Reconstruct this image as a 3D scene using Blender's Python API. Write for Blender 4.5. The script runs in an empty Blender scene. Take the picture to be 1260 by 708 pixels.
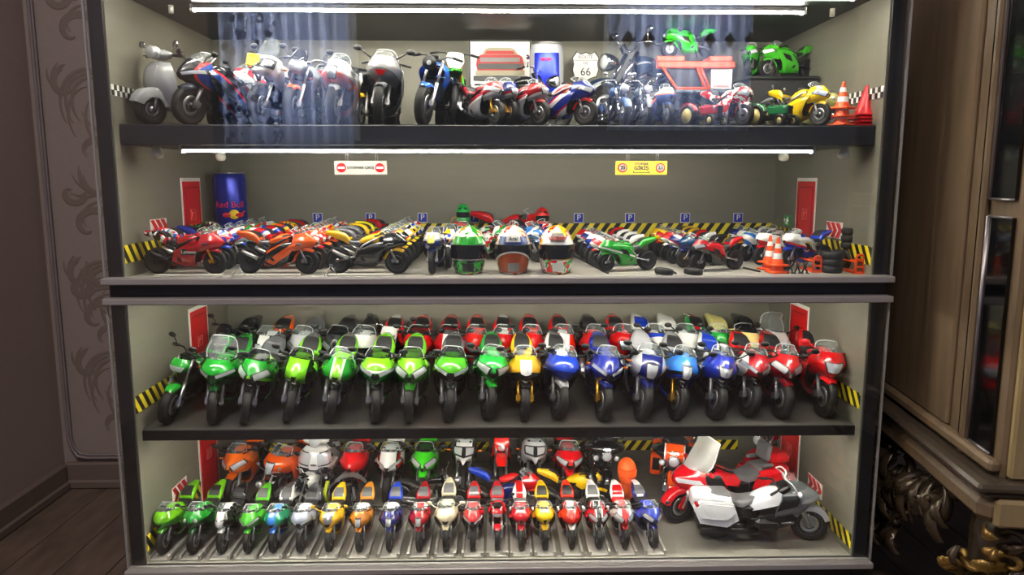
import bpy, math, random
import numpy as np
from mathutils import Vector, Matrix

scene = bpy.context.scene
COL = scene.collection
# ------------------------------------------------------------------ camera, world, exposure
F_PX, PITCH, YAW = 910.0, math.radians(8.4), math.radians(1.3)
CAM = np.array([0.006, -1.1, 0.72])
_fw = np.array([math.sin(YAW)*math.cos(PITCH), math.cos(YAW)*math.cos(PITCH), -math.sin(PITCH)])
_rt = np.array([math.cos(YAW), -math.sin(YAW), 0.0])
_up = np.cross(_rt, _fw)
cam_data = bpy.data.cameras.new('camera')
cam_data.sensor_width = 36.0
cam_data.lens = F_PX/1260*36
cam_data.clip_start = 0.02
cam = bpy.data.objects.new('camera', cam_data)
COL.objects.link(cam)
M = Matrix.Identity(4)
for i in range(3):
    M[i][0], M[i][1], M[i][2], M[i][3] = _rt[i], _up[i], -_fw[i], CAM[i]
cam.matrix_world = M
scene.camera = cam

world = bpy.data.worlds.new('room_world')
scene.world = world
world.use_nodes = True
world.node_tree.nodes['Background'].inputs[0].default_value = (0.80, 0.78, 0.82, 1)
world.node_tree.nodes['Background'].inputs[1].default_value = 0.17
vs = scene.view_settings
vs.view_transform = 'Standard'; vs.look = 'None'; vs.gamma = 1.0; vs.exposure = 0.0; vs.use_curve_mapping = False
DAY = 10.5           # daylight in the window behind the photographer
LED = 150.0          # radiance of the cabinet's LED tubes
fill_d = bpy.data.lights.new('added_room_fill', 'AREA')  # added unseen fill light above and behind the camera, brightens the room walls
fill_d.shape = 'DISK'; fill_d.size = 0.6; fill_d.energy = 40.0; fill_d.color = (1.0, 0.87, 0.78)
fill_o = bpy.data.objects.new('added_room_fill', fill_d); COL.objects.link(fill_o); fill_o.location = (-0.25, -1.5, 2.45)
scene.cycles.max_bounces = 8
scene.cycles.transparent_max_bounces = 16
scene.cycles.caustics_reflective = False
scene.cycles.caustics_refractive = False

# ------------------------------------------------------------------ helpers
rnd = random.Random(7)
def lin(c):
    return tuple(((v/255)/12.92 if v/255 <= .04045 else ((v/255+.055)/1.055)**2.4) for v in c)+(1.0,)

def xat(px, Y, z):
    """x of the point at depth Y and height z that lies in image column px (1260 wide)"""
    k = (px-630)/F_PX
    a = _rt-k*_fw
    return CAM[0]-(a[1]*(Y-CAM[1])+a[2]*(z-CAM[2]))/a[0]

class MB:
    def __init__(s): s.v=[]; s.f=[]; s.m=[]; s.s=[]
    def add(s, v, f, m=0, smooth=True):
        o=len(s.v); s.v+= [tuple(map(float,p)) for p in v]
        for q in f: s.f.append([o+i for i in q]); s.m.append(m); s.s.append(smooth)
        return s
    def box(s, c, d, m=0, rx=0, ry=0, rz=0, taper=1.0, bev=0.0):
        R = Matrix.Rotation(rz,3,'Z')@Matrix.Rotation(ry,3,'Y')@Matrix.Rotation(rx,3,'X')
        hx,hy,hz=d[0]/2,d[1]/2,d[2]/2
        if bev>0:
            b=min(bev,hx*.9,hy*.9,hz*.9); lv=[]
            for z,k in ((-hz,b),(-hz+b,0),(hz-b,0),(hz,b)):
                t = taper if z>0 else 1.0
                X,Y=(hx-k)*t,(hy-k)*t; c2=b if k==0 else b*.6
                lv.append([(X-c2,-Y),(X,-Y+c2),(X,Y-c2),(X-c2,Y),(-X+c2,Y),(-X,Y-c2),(-X,-Y+c2),(-X+c2,-Y)])
            zz=(-hz,-hz+b,hz-b,hz); v=[]; f=[]
            for L,z in zip(lv,zz): v+=[tuple(R@Vector((p[0],p[1],z))+Vector(c)) for p in L]
            for i in range(3):
                for j in range(8): f.append((i*8+j,i*8+(j+1)%8,(i+1)*8+(j+1)%8,(i+1)*8+j))
            f.append(tuple(reversed(range(8)))); f.append(tuple(range(24,32)))
            return s.add(v,f,m,False)
        v=[]
        for z,t in ((-hz,1),(hz,taper)):
            for x,y in ((-hx,-hy),(hx,-hy),(hx,hy),(-hx,hy)): v.append(tuple(R@Vector((x*t,y*t,z))+Vector(c)))
        return s.add(v,[(3,2,1,0),(4,5,6,7),(0,1,5,4),(1,2,6,5),(2,3,7,6),(3,0,4,7)],m,False)
    def tube(s, pts, r, seg=8, m=0, flat=1.0, closed=False):
        P=[Vector(p) for p in pts]; n=len(P)
        rr=list(r) if hasattr(r,'__len__') else [r]*n
        v=[];f=[]; prev=None
        for i in range(n):
            if closed: t=(P[(i+1)%n]-P[i-1]).normalized()
            else: t=(P[min(i+1,n-1)]-P[max(i-1,0)]).normalized()
            if prev is None:
                a=Vector((0,0,1)) if abs(t.z)<.9 else Vector((1,0,0))
                u=t.cross(a).normalized()
            else: u=(prev-t*prev.dot(t)).normalized()
            prev=u; w=t.cross(u)
            for k in range(seg):
                a=2*math.pi*k/seg
                v.append(tuple(P[i]+u*math.cos(a)*rr[i]+w*math.sin(a)*rr[i]*flat))
        for i in range(n if closed else n-1):
            j=(i+1)%n
            for k in range(seg): f.append((i*seg+k,i*seg+(k+1)%seg,j*seg+(k+1)%seg,j*seg+k))
        if not closed: f.append(tuple(reversed(range(seg)))); f.append(tuple(range((n-1)*seg,n*seg)))
        return s.add(v,f,m)
    def lathe(s, prof, seg=24, axis='z', c=(0,0,0), m=0, closed=False, sx=1.0, sy=1.0):
        v=[];f=[];n=len(prof)
        for (r,h) in prof:
            for k in range(seg):
                a=2*math.pi*k/seg; x,y=r*math.cos(a)*sx,r*math.sin(a)*sy
                p={'z':(x,y,h),'x':(h,x,y),'y':(x,h,y)}[axis]
                v.append((p[0]+c[0],p[1]+c[1],p[2]+c[2]))
        for i in range(n if closed else n-1):
            j=(i+1)%n
            for k in range(seg): f.append((i*seg+k,i*seg+(k+1)%seg,j*seg+(k+1)%seg,j*seg+k))
        if not closed:
            if prof[0][0]>1e-6: f.append(tuple(reversed(range(seg))))
            if prof[-1][0]>1e-6: f.append(tuple(range((n-1)*seg,n*seg)))
        return s.add(v,f,m)
    def ell(s, c, d, m=0, seg=12, rings=7):
        prof=[(max(1e-7,math.sin(math.pi*i/rings)),-math.cos(math.pi*i/rings)) for i in range(rings+1)]
        t=MB().lathe(prof,seg)
        return s.add([(p[0]*d[0]+c[0],p[1]*d[1]+c[1],p[2]*d[2]+c[2]) for p in t.v],t.f,m)
    def grid(s, A, m=0, flip=False, smooth=True):
        n,k=A.shape[:2]; f=[]
        for i in range(n-1):
            for j in range(k-1):
                q=(i*k+j,i*k+j+1,(i+1)*k+j+1,(i+1)*k+j)
                f.append(q[::-1] if flip else q)
        return s.add(A.reshape(-1,3),f,m,smooth)
    def prism(s, pts, z0, z1, m=0, plane='xy', o=(0,0,0)):
        """outline in a plane extruded along the third axis"""
        def T(a,b,h): return {'xy':(a,b,h),'xz':(a,h,b),'yz':(h,a,b)}[plane]
        n=len(pts); v=[T(a,b,z0) for a,b in pts]+[T(a,b,z1) for a,b in pts]
        v=[(p[0]+o[0],p[1]+o[1],p[2]+o[2]) for p in v]
        f=[tuple(range(n)),tuple(range(2*n-1,n-1,-1))]+[(i,n+i,n+(i+1)%n,(i+1)%n) for i in range(n)]
        return s.add(v,f,m,False)
    def mir(s):
        """copy mirrored in x"""
        t=MB(); t.v=[(-p[0],p[1],p[2]) for p in s.v]; t.f=[q[::-1] for q in s.f]; t.m=list(s.m); t.s=list(s.s); return t
    def join(s,t):
        o=len(s.v); s.v+=t.v; s.f+=[[o+i for i in q] for q in t.f]; s.m+=t.m; s.s+=t.s; return s
    def moved(s, d=(0,0,0), k=1.0):
        s.v=[(p[0]*k+d[0],p[1]*k+d[1],p[2]*k+d[2]) for p in s.v]; return s
    def mesh(s, name):
        me=bpy.data.meshes.new(name); me.from_pydata(s.v,[],s.f)
        me.polygons.foreach_set('material_index',s.m); me.polygons.foreach_set('use_smooth',s.s)
        for _ in range(max(s.m)+1 if s.m else 1): me.materials.append(None)
        me.update(); return me

def cr(P,t):
    """Catmull-Rom along axis 0 of P at parameter t (array)"""
    n=len(P); t=np.clip(np.asarray(t,float),0,n-1); i=np.minimum(t.astype(int),n-2); u=(t-i)
    g=lambda k: P[np.clip(k,0,n-1)]
    p1,p2=g(i),g(i+1)
    p0=np.where((i-1<0).reshape((-1,)+(1,)*(P.ndim-1)),2*p1-p2,g(i-1)); p3=np.where((i+2>n-1).reshape((-1,)+(1,)*(P.ndim-1)),2*p2-p1,g(i+2))
    u=u.reshape((-1,)+(1,)*(P.ndim-1))
    return .5*((2*p1)+(-p0+p2)*u+(2*p0-5*p1+4*p2-p3)*u*u+(-p0+3*p1-3*p2+p3)*u**3)

class Surf:
    """symmetric surface; rows of half profiles from the centre line (x = 0) outwards, or from the edge when not mirrored"""
    def __init__(s, rows, mirror=True, sx=1.0):
        R=[]
        for r in rows:
            r=[np.array(p,float)*np.array([sx,1,1]) for p in r]
            R.append([p*np.array([-1,1,1]) for p in r[:0:-1]]+r if mirror else r)
        s.P=np.array(R); s.h=(s.P.shape[1]-1)//2 if mirror else 0
    def ev(s,u,v):
        u=np.asarray(u,float); v=np.asarray(v,float)+s.h
        out=np.empty((len(u),3))
        A=cr(s.P,u)
        for i in range(len(u)): out[i]=cr(A[i],[v[i]])[0]
        return out
    def full(s,nu,nv):
        A=cr(s.P,np.linspace(0,len(s.P)-1,nu)); B=np.swapaxes(A,0,1)
        return np.swapaxes(cr(B,np.linspace(0,s.P.shape[1]-1,nv)),0,1)
    def patch(s,q,off,n=4,k=4):
        """small panel over the uv quad q, lifted off the surface, with its own thickness"""
        a=np.linspace(0,1,n); b=np.linspace(0,1,k); q=np.array(q,float)
        U=[];
        for x in a:
            for y in b: U.append((1-x)*((1-y)*q[0]+y*q[1])+x*((1-y)*q[3]+y*q[2]))
        U=np.array(U); p=s.ev(U[:,0],U[:,1]); e=.02
        du=s.ev(U[:,0]+e,U[:,1])-s.ev(U[:,0]-e,U[:,1]); dv=s.ev(U[:,0],U[:,1]+e)-s.ev(U[:,0],U[:,1]-e)
        N=np.cross(du,dv); N/=np.linalg.norm(N,axis=1)[:,None]+1e-9
        ctr=s.P.reshape(-1,3).mean(0)
        if ((p-ctr)*N).sum()<0: N=-N
        top=(p+N*off).reshape(n,k,3); low=(p-N*off*.6).reshape(n,k,3)
        mb=MB().grid(top)
        rim=[(0,j) for j in range(k)]+[(i,k-1) for i in range(1,n)]+[(n-1,j) for j in range(k-2,-1,-1)]+[(i,0) for i in range(n-2,0,-1)]
        L=len(rim); mb.add([top[r] for r in rim]+[low[r] for r in rim],[(i,(i+1)%L,L+(i+1)%L,L+i) for i in range(L)],0,False)
        return mb

def lamp_patch(S,q,off,n=4,k=5,grow=1.28):
    """lens over a slightly larger dark bezel"""
    q=np.array(q,float); c=q.mean(0); a=S.patch(q,off+.004,n,k); b=S.patch(c+(q-c)*grow,off-.002,n,k); b.m=[1]*len(b.m)
    return a.join(b)

# ------------------------------------------------------------------ materials
_mats={}
def mat(name, c=(128,128,128), rough=.4, metal=0.0, coat=0.0, emit=None, es=0.0, trans=0.0, spec=.5):
    if name in _mats: return _mats[name]
    m=bpy.data.materials.new(name); m.use_nodes=True; b=m.node_tree.nodes['Principled BSDF']
    b.inputs['Base Color'].default_value=lin(c); b.inputs['Roughness'].default_value=rough; b.inputs['Metallic'].default_value=metal
    b.inputs['Coat Weight'].default_value=coat; b.inputs['Specular IOR Level'].default_value=spec
    b.inputs['Transmission Weight'].default_value=trans
    if emit: b.inputs['Emission Color'].default_value=lin(emit); b.inputs['Emission Strength'].default_value=es
    _mats[name]=m; return m
class NT:
    def __init__(s,name):
        s.m=bpy.data.materials.new(name); s.m.use_nodes=True; s.t=s.m.node_tree; s.b=s.t.nodes['Principled BSDF']; s.out=s.t.nodes['Material Output']
    def n(s,t,**k):
        x=s.t.nodes.new(t)
        for a,v in k.items(): setattr(x,a,v)
        return x
    def l(s,a,b): s.t.links.new(a,b)
    def mth(s,op,a,b=0.0,c=None):
        x=s.n('ShaderNodeMath',operation=op)
        for i,v in enumerate((a,b) if c is None else (a,b,c)):
            if isinstance(v,(int,float)): x.inputs[i].default_value=v
            else: s.l(v,x.inputs[i])
        return x.outputs[0]
    def mix(s,f,a,b):
        x=s.n('ShaderNodeMix',data_type='RGBA')
        for k,v in ((0,f),(6,a),(7,b)):
            if isinstance(v,(int,float)): x.inputs[k].default_value=v
            elif isinstance(v,tuple): x.inputs[k].default_value=v
            else: s.l(v,x.inputs[k])
        return x.outputs[2]
    def noise(s,scale,detail=2.0,vec=None,rough=.5):
        x=s.n('ShaderNodeTexNoise'); x.inputs['Scale'].default_value=scale; x.inputs['Detail'].default_value=detail; x.inputs['Roughness'].default_value=rough
        if vec is not None: s.l(vec,x.inputs['Vector'])
        return x.outputs[0]
    def obj(s):
        tc=s.n('ShaderNodeTexCoord'); sp=s.n('ShaderNodeSeparateXYZ'); s.l(tc.outputs['Object'],sp.inputs[0]); return tc.outputs['Object'],sp.outputs
    def bump(s,h,strength=.3,dist=.002):
        x=s.n('ShaderNodeBump'); x.inputs['Strength'].default_value=strength; x.inputs['Distance'].default_value=dist
        s.l(h,x.inputs['Height']); s.l(x.outputs[0],s.b.inputs['Normal'])
_liv={}
def livery(c1,c2=None,c3=None,style='plain',rough=.22):
    k=(c1,c2,c3,style,rough)
    if k in _liv: return _liv[k]
    t=NT('paint'); b=t.b
    b.inputs['Roughness'].default_value=rough; b.inputs['Coat Weight'].default_value=.6; b.inputs['Coat Roughness'].default_value=.06
    a1=lin(c1); a2=lin(c2 or c1); a3=lin(c3 or c2 or c1)
    if style=='plain' or c2 is None: b.inputs['Base Color'].default_value=a1
    else:
        vec,(x,y,z)=t.obj(); ax=t.mth('ABSOLUTE',x)
        gt=lambda v,th: t.mth('GREATER_THAN',v,th)
        if style=='low':
            h=t.mth('ADD',z,t.mth('MULTIPLY',y,.28)); col=t.mix(gt(t.mth('MULTIPLY',h,-1.0),-.74),a1,a3); col=t.mix(gt(t.mth('MULTIPLY',h,-1.0),-.69),col,a2)
        elif style=='mid':
            col=t.mix(gt(t.mth('MULTIPLY',ax,-1.0),-.085),a1,a3); col=t.mix(gt(t.mth('MULTIPLY',ax,-1.0),-.055),col,a2)
        elif style=='slash':
            w=t.mth('FRACT',t.mth('MULTIPLY',t.mth('ADD',t.mth('MULTIPLY',y,.8),t.mth('MULTIPLY',z,1.3)),2.2)); col=t.mix(gt(w,.55),a1,a2); col=t.mix(gt(w,.88),col,a3)
        elif style=='front':
            h=t.mth('SUBTRACT',y,t.mth('MULTIPLY',z,.35)); col=t.mix(gt(t.mth('MULTIPLY',h,-1.0),-.02),a1,a3); col=t.mix(gt(t.mth('MULTIPLY',h,-1.0),.03),col,a2)
        elif style=='top':
            col=t.mix(gt(z,.80),a1,a3); col=t.mix(gt(z,.835),col,a2)
        elif style=='side':
            col=t.mix(gt(ax,.15),a1,a3); col=t.mix(gt(ax,.175),col,a2)
        else:  # 'mix': patches of sponsor colours ('fine' for helmets)
            k_=4.5 if style=='fine' else 1.0
            n1=t.noise(5.0*k_,1.0,vec); n2=t.noise(8.0*k_,0.5,vec)
            col=t.mix(gt(n1,.54),a1,a2); col=t.mix(gt(n2,.58),col,a3)
        t.l(col,b.inputs['Base Color'])
    _liv[k]=t.m; return t.m
def clearmat(name,tint,fac,rough=.03,through=None):
    """thin transparent plastic"""
    if name in _mats: return _mats[name]
    t=NT(name); tr=t.n('ShaderNodeBsdfTransparent'); tr.inputs[0].default_value=lin(through or tint)
    t.b.inputs['Base Color'].default_value=lin(tint); t.b.inputs['Roughness'].default_value=rough
    mx=t.n('ShaderNodeMixShader'); mx.inputs[0].default_value=fac
    t.l(tr.outputs[0],mx.inputs[1]); t.l(t.b.outputs[0],mx.inputs[2]); t.l(mx.outputs[0],t.out.inputs[0])
    _mats[name]=t.m; return t.m
def pane_mat():
    t=NT('door_glass'); tr=t.n('ShaderNodeBsdfTransparent'); tr.inputs[0].default_value=(.97,.985,.98,1)
    gl=t.n('ShaderNodeBsdfGlossy'); gl.inputs['Roughness'].default_value=0.0; gl.inputs[0].default_value=(1,1,1,1)
    fr=t.n('ShaderNodeFresnel'); ge=t.n('ShaderNodeNewGeometry')
    t.l(t.mth('SUBTRACT',1.5,t.mth('MULTIPLY',ge.outputs['Backfacing'],1.5-1/1.5)),fr.inputs[0])
    mx=t.n('ShaderNodeMixShader'); t.l(fr.outputs[0],mx.inputs[0]); t.l(tr.outputs[0],mx.inputs[1]); t.l(gl.outputs[0],mx.inputs[2]); t.l(mx.outputs[0],t.out.inputs[0])
    return t.m
K=mat('black_plastic',(16,16,17),.42)
RUB=mat('tyre_rubber',(9,9,10),.65)
SATIN=mat('satin_black_metal',(26,27,29),.35,.4)
DK=mat('dark_engine_metal',(58,58,60),.4,.7)
SIL=mat('silver_metal',(178,178,180),.28,.9)
CHR=mat('chrome',(205,205,208),.2,1.0)
GOLD=mat('gold_anodised',(205,150,45),.3,.9)
BRZ=mat('bronze_metal',(150,95,45),.35,.9)
LAMP=mat('headlamp_glass',(214,218,222),.08,.35,.8)
AMB=mat('amber_lens',(245,120,10),.2)
REDL=mat('red_lens',(190,8,12),.15)
SEAT=mat('seat_vinyl',(34,34,36),.55)
SEATG=mat('grey_seat_vinyl',(92,92,94),.5)
WPL=mat('white_plastic',(205,205,201),.35)
SCR=clearmat('clear_screen',(215,225,225),.13,through=(238,242,242))
SMK=clearmat('smoked_screen',(40,42,46),.38,through=(165,168,172))

def tag(o,label,cat,group=None,kind=None):
    if label: o['label']=label
    if cat: o['category']=cat
    if group: o['group']=group
    if kind: o['kind']=kind
    return o
def empty(name,loc,rot=(0,0,0),s=1.0):
    o=bpy.data.objects.new(name,None); COL.objects.link(o); o.location=loc; o.rotation_euler=rot; o.scale=(s,s,s); o.empty_display_size=.02
    return o
_cache={}
def P(name,gen,parent,mats,key=None,label=None):
    """one mesh object; geometry shared through key, materials on the object"""
    me=_cache.get(key) if key else None
    if me is None:
        g=gen() if callable(gen) else gen
        me=g.mesh(name)
        if key: _cache[key]=me
    o=bpy.data.objects.new(name,me); COL.objects.link(o)
    if parent: o.parent=parent
    if not isinstance(mats,(list,tuple)): mats=[mats]
    for i,sl in enumerate(o.material_slots): sl.link='OBJECT'; sl.material=mats[min(i,len(mats)-1)]
    if label: o['label']=label
    return o
def struct(name,mb,m,parent=None):
    o=P(name,mb,parent,m)
    if parent is None: o['kind']='structure'
    return o
def text(body,size,m,parent,loc,rot=(math.pi/2,0,0),name='lettering',ext=.0004,sx=1.0,align='CENTER',bold=0.0):
    cu=bpy.data.curves.new(name,'FONT'); cu.body=body; cu.size=size; cu.align_x=align; cu.align_y='CENTER'; cu.extrude=ext; cu.offset=bold; cu.resolution_u=3
    tmp=bpy.data.objects.new('tmp',cu); COL.objects.link(tmp)
    me=bpy.data.meshes.new_from_object(tmp.evaluated_get(bpy.context.evaluated_depsgraph_get()))
    bpy.data.objects.remove(tmp); bpy.data.curves.remove(cu)
    me.materials.clear(); me.materials.append(m)
    o=bpy.data.objects.new(name,me); COL.objects.link(o); o.parent=parent; o.location=loc; o.rotation_euler=rot; o.scale=(sx,1,1)
    return o
# ------------------------------------------------------------------ the room
XL, XR, YB = -0.545, 0.578, 0.412          # inner faces of the display cabinets
ZF = dict(top=.799, second=.573, third=.331, bottom=.117)
def wood(name,c1,c2,scale=(1,1,1),rough=.4,bump=.15):
    t=NT(name); tc=t.n('ShaderNodeTexCoord'); mp=t.n('ShaderNodeMapping'); mp.inputs['Scale'].default_value=scale; t.l(tc.outputs['Object'],mp.inputs[0])
    n=t.noise(3.0,6.0,mp.outputs[0],.65); r=t.n('ShaderNodeValToRGB'); r.color_ramp.elements[0].position=.35; r.color_ramp.elements[1].position=.68
    r.color_ramp.elements[0].color=lin(c1); r.color_ramp.elements[1].color=lin(c2); t.l(n,r.inputs[0]); t.l(r.outputs[0],t.b.inputs['Base Color'])
    t.b.inputs['Roughness'].default_value=rough; t.bump(n,bump,.003); return t.m
def mottled(name,c1,c2,scale=12.0,rough=.6,bump=.1,metal=0.0,stretch=(1,1,1)):
    t=NT(name); tc=t.n('ShaderNodeTexCoord'); mp=t.n('ShaderNodeMapping'); mp.inputs['Scale'].default_value=stretch; t.l(tc.outputs['Object'],mp.inputs[0])
    n=t.noise(scale,5.0,mp.outputs[0],.6); t.l(t.mix(n,lin(c1),lin(c2)),t.b.inputs['Base Color'])
    t.b.inputs['Roughness'].default_value=rough; t.b.inputs['Metallic'].default_value=metal; t.bump(n,bump,.001); return t.m
PAPER=mottled('wallpaper_ground',(140,127,121),(156,142,136),60,.55,.15,0,(1,1,6))
SCROLL=mottled('wallpaper_scroll_ink',(118,104,97),(130,116,108),40,.6,.1)
PLAIN=mottled('plain_wallpaper',(150,132,126),(162,144,138),70,.7,.15,0,(1,1,5))
BASE=mottled('baseboard_wood',(104,90,83),(120,105,97),14,.45,.1,0,(1,1,8))
PLANK=wood('floor_plank',(80,68,60),(112,96,86),(9,1.2,9),.45)
fl=struct('floor',MB().box((0,-1.0,-.012),(5,5,.02)),mat('floor_base',(30,26,24),.6))
pr=random.Random(3)
for xs in [-1.0+.0975*i for i in range(25)]:
    y1=.578; first=pr.uniform(.25,.8)
    for L in (first,.9,.9):
        o=P('plank',lambda: MB().box((.048,-.449,-.001),(.0958,.898,.006),0,bev=.0008),fl,PLANK,'plank'); o.location=(xs,y1,0); o.scale=(1,L/.9,1); y1-=L
bw=struct('wall_back',MB().box((0.4,.595,1.2),(2.9,.03,2.4)),PAPER)
lw=struct('wall_left',MB().box((-1.02,-.52,1.2),(.03,2.26,2.4)),PLAIN)
struct('baseboard_back',MB().box((-.40,.572,.032),(1.20,.016,.064),bev=.004).box((-.40,.566,.012),(1.20,.012,.022),bev=.004),BASE)
struct('baseboard_left',MB().box((-.997,-.54,.032),(.016,2.20,.064),bev=.004).box((-.99,-.54,.012),(.012,2.20,.022),bev=.004),BASE)
# slim double moulding that frames the wallpaper panel
MOUL=mottled('moulding_wood',(118,108,108),(140,130,130),30,.3,.1)
def mould(off,rad):
    x=-.988+off; z=.074+off
    pts=[(x,.572,2.3-.1*i) for i in range(22)]+[(x,.572,.125),(x+.005,.572,.100),(x+.018,.572,z+.004),(x+.04,.572,z),(-.2,.572,z)]
    return MB().tube(pts,rad,8)
rp=struct('trim_1',mould(0,.0038),MOUL); P('moulding_bead',mould(.0065,.0026),rp,MOUL)
# printed scrolls of the wallpaper: raised ink strokes
def scroll(mb,cx,cz,size,a0,turn,w,flip=1):
    pts=[];n=26
    for i in range(n):
        t=i/(n-1); a=a0+flip*turn*t; r=size*(1-.86*t)
        pts.append((cx+r*math.cos(a),cz+r*math.sin(a)))
    quads=[]
    for i,(x,z) in enumerate(pts):
        t=i/(n-1); q=pts[min(i+1,n-1)]; p=pts[max(i-1,0)]; dx,dz=q[0]-p[0],q[1]-p[1]; L=math.hypot(dx,dz)+1e-9
        ww=w*(.25+math.sin(math.pi*min(1,t*1.1+.05))*.9)
        quads.append([(x-dz/L*ww,.5795,z+dx/L*ww),(x,.5782,z),(x+dz/L*ww,.5795,z-dx/L*ww)])
    mb.grid(np.array(quads),0,False)
sc=MB(); sr=random.Random(5)
for z0 in (.30,.72,1.14,.09):
    for (dx,dz,sz,a,tn,w,fp) in ((-.885,.05,.075,-1.2,4.6,.016,1),(-.855,.19,.105,-2.4,3.0,.020,-1),(-.900,.31,.055,.3,4.6,.013,1),(-.800,.11,.085,2.0,3.2,.017,1),(-.925,.20,.045,1.6,4.2,.010,1),
                               (-.810,.35,.085,-1.7,4.2,.015,1),(-.935,.39,.035,-.4,4.4,.010,-1),(-.855,.41,.07,2.6,2.4,.014,1),(-.780,.26,.06,.9,4,.012,-1)):
        for j,(k,kt) in enumerate(((1,1),(.90,.97),(.78,.9),(1.12,.5),(1.22,.32))):
            scroll(sc,dx,z0+dz,sz*k,a+(.10*j if j<3 else .5*j-1.2),tn*kt,.0042 if j<3 else .0034,fp)
P('wallpaper_scrollwork',sc,bw,SCROLL)['kind']='stuff'

# ------------------------------------------------------------------ the display cabinets
CARC=mottled('charcoal_laminate',(21,22,27),(26,27,32),30,.42,.05)
BLK=mat('black_laminate',(17,17,19),.42)
WALLM=mottled('grey_metal_panel',(119,117,105),(132,130,116),5,.5,.12,.15,(.6,1,14))
SILL=mat('satin_aluminium_sill',(152,148,146),.4,.2)
GLASS=pane_mat()
def floor_mat(name,c1,c2,rough,lines=False):
    return mottled(name,c1,c2,9,rough,.05,0,(1,4,1))
FTOP=floor_mat('black_shelf_surface',(14,14,15),(20,20,21),.45)
F2=floor_mat('parking_grey_surface',(150,148,140),(172,169,160),.5)
F3=floor_mat('dark_glossy_shelf_surface',(72,71,68),(90,88,84),.32)
F4=floor_mat('pale_grey_surface',(122,120,112),(142,139,130),.5)
def panel(name,x0,x1,y0,y1,z0,z1,m,parent,bev=0): return P(name,MB().box(((x0+x1)/2,(y0+y1)/2,(z0+z1)/2),(x1-x0,y1-y0,z1-z0),bev=bev),parent,m)
OX0,OX1=-.567,.600
def cabinet(z0,z1,label,zfloor,tb):
    c=tag(empty('display_cabinet',(0.0165,.2,0)),label,'display cabinet','stacked glass display cabinets')
    c.matrix_world=Matrix.Translation((0,0,0)); c.location=(0,0,0)
    for x0,x1 in ((OX0,XL-.002),(XR+.002,OX1)):
        panel('side_panel',x0,x1,0.0,.425,z0,z1,CARC,c)
    # inner facings set back from the front edge
    panel('inner_panel',XL-.002,XL,.004,YB,zfloor,z1-tb,WALLM,c); panel('inner_panel',XR,XR+.002,.004,YB,zfloor,z1-tb,WALLM,c)
    panel('back_panel',XL-.002,XR+.002,YB,.422,zfloor,z1-tb,WALLM,c)
    panel('top_board',XL-.002,XR+.002,0.0,.42,z1-tb,z1,CARC,c)
    panel('bottom_board',XL-.002,XR+.002,0.0,.42,zfloor-.017,zfloor-.001,BLK,c)
    return c
up=cabinet(.556,1.010,'charcoal upper glass-fronted display cabinet holding the top and second shelf',.573,.022)
lo=cabinet(.040,.556,'charcoal lower glass-fronted display cabinet standing under the other one',.117,.008)
panel('fascia',XL-.002,XR+.002,.0005,.010,.5385,.5558,BLK,lo)
panel('plinth',OX0+.01,OX1-.01,.03,.40,0,.040,BLK,lo)
panel('floor_lining',XL,XR,.006,YB,.571,.573,F2,up)
panel('floor_lining',XL,XR,.006,YB,.115,.117,F4,lo)
panel('kick_board',XL-.002,XR+.002,.002,.02,.040,.100,BLK,lo)
sh=panel('shelf',XL,XR,.02,YB,.769,.798,CARC,up,.001); P('shelf_surface',MB().box(((XL+XR)/2,.217,.7984),(XR-XL,.39,.0012)),sh,FTOP)
sh=panel('shelf',XL,XR,.02,YB,.3205,.330,BLK,lo); P('front_lip',MB().box(((XL+XR)/2,.0219,.3178),(XR-XL,.0036,.0066)),sh,BLK); P('shelf_surface',MB().box(((XL+XR)/2,.217,.3304),(XR-XL,.39,.0012)),sh,F3)
def door(c,z0,z1,sills):
    d=panel('glass_door',OX0,OX1+.001,-.010,-.006,z0,z1,GLASS,c)
    for z in sills: P('door_rail',MB().box((.0165,-.011,z),(OX1-OX0+.004,.022,.0095),bev=.0012),d,SILL)
    for x in (OX0-.0012,OX1+.0022): P('edge_strip',MB().box((x,-.008,(z0+z1)/2),(.0022,.0045,z1-z0)),d,SILL)
door(up,.575,1.008,(.5705,)); door(lo,.118,.536,(.5406,.113))
# white shelf supports
for x,y,z in ((-.505,.05,.7635),(-.465,.2,.7635),(.545,.05,.7635),(.51,.2,.7635)):
    P('shelf_support',lambda: MB().lathe([(.006,.006),(.006,0),(.0085,-.004),(.009,-.009),(.006,-.013),(1e-6,-.014)],14),up,mat('milky_plastic',(205,205,190),.3),'supp').location=(x,y,z)
for x in (-.50,.545):
    P('lamp_bracket',lambda: MB().lathe([(.004,.0),(.004,-.012),(1e-6,-.0125)],10),up,mat('milky_plastic'),'lbr').location=(x,.12,.988)
# LED tubes
LEDM=mat('led_diffuser',(255,255,255),.5,emit=(255,246,230),es=LED)
def led(x0,x1,y,ztop,label,k=1.0,m=None):
    o=tag(empty('led_tube',((x0+x1)/2,y,ztop)),label,'light')
    L=x1-x0
    P('housing',MB().box((0,0,-.003*k),(L+.006,.012,.006*k)),o,BLK)
    P('diffuser',MB().box((0,0,-.006*k-.0017),(L,.005,.0034),bev=.001),o,m or LEDM)
    for s in (-1,1): P('end_cap',MB().box((s*(L/2+.002),0,-.003*k-.0025),(.004,.012,.006*k+.005)),o,WPL)
    return o
led(-.468,.530,.020,.988,'long white LED tube under cabinet top, nearest the glass')
led(-.462,.495,.115,.988,'long white LED tube under cabinet top, behind the other tube')
led(-.462,.490,.040,.7685,'long white LED tube under the top shelf board')
led(-.50,.53,.026,.5479,'long white LED tube hidden above third shelf behind the door rail')
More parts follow.
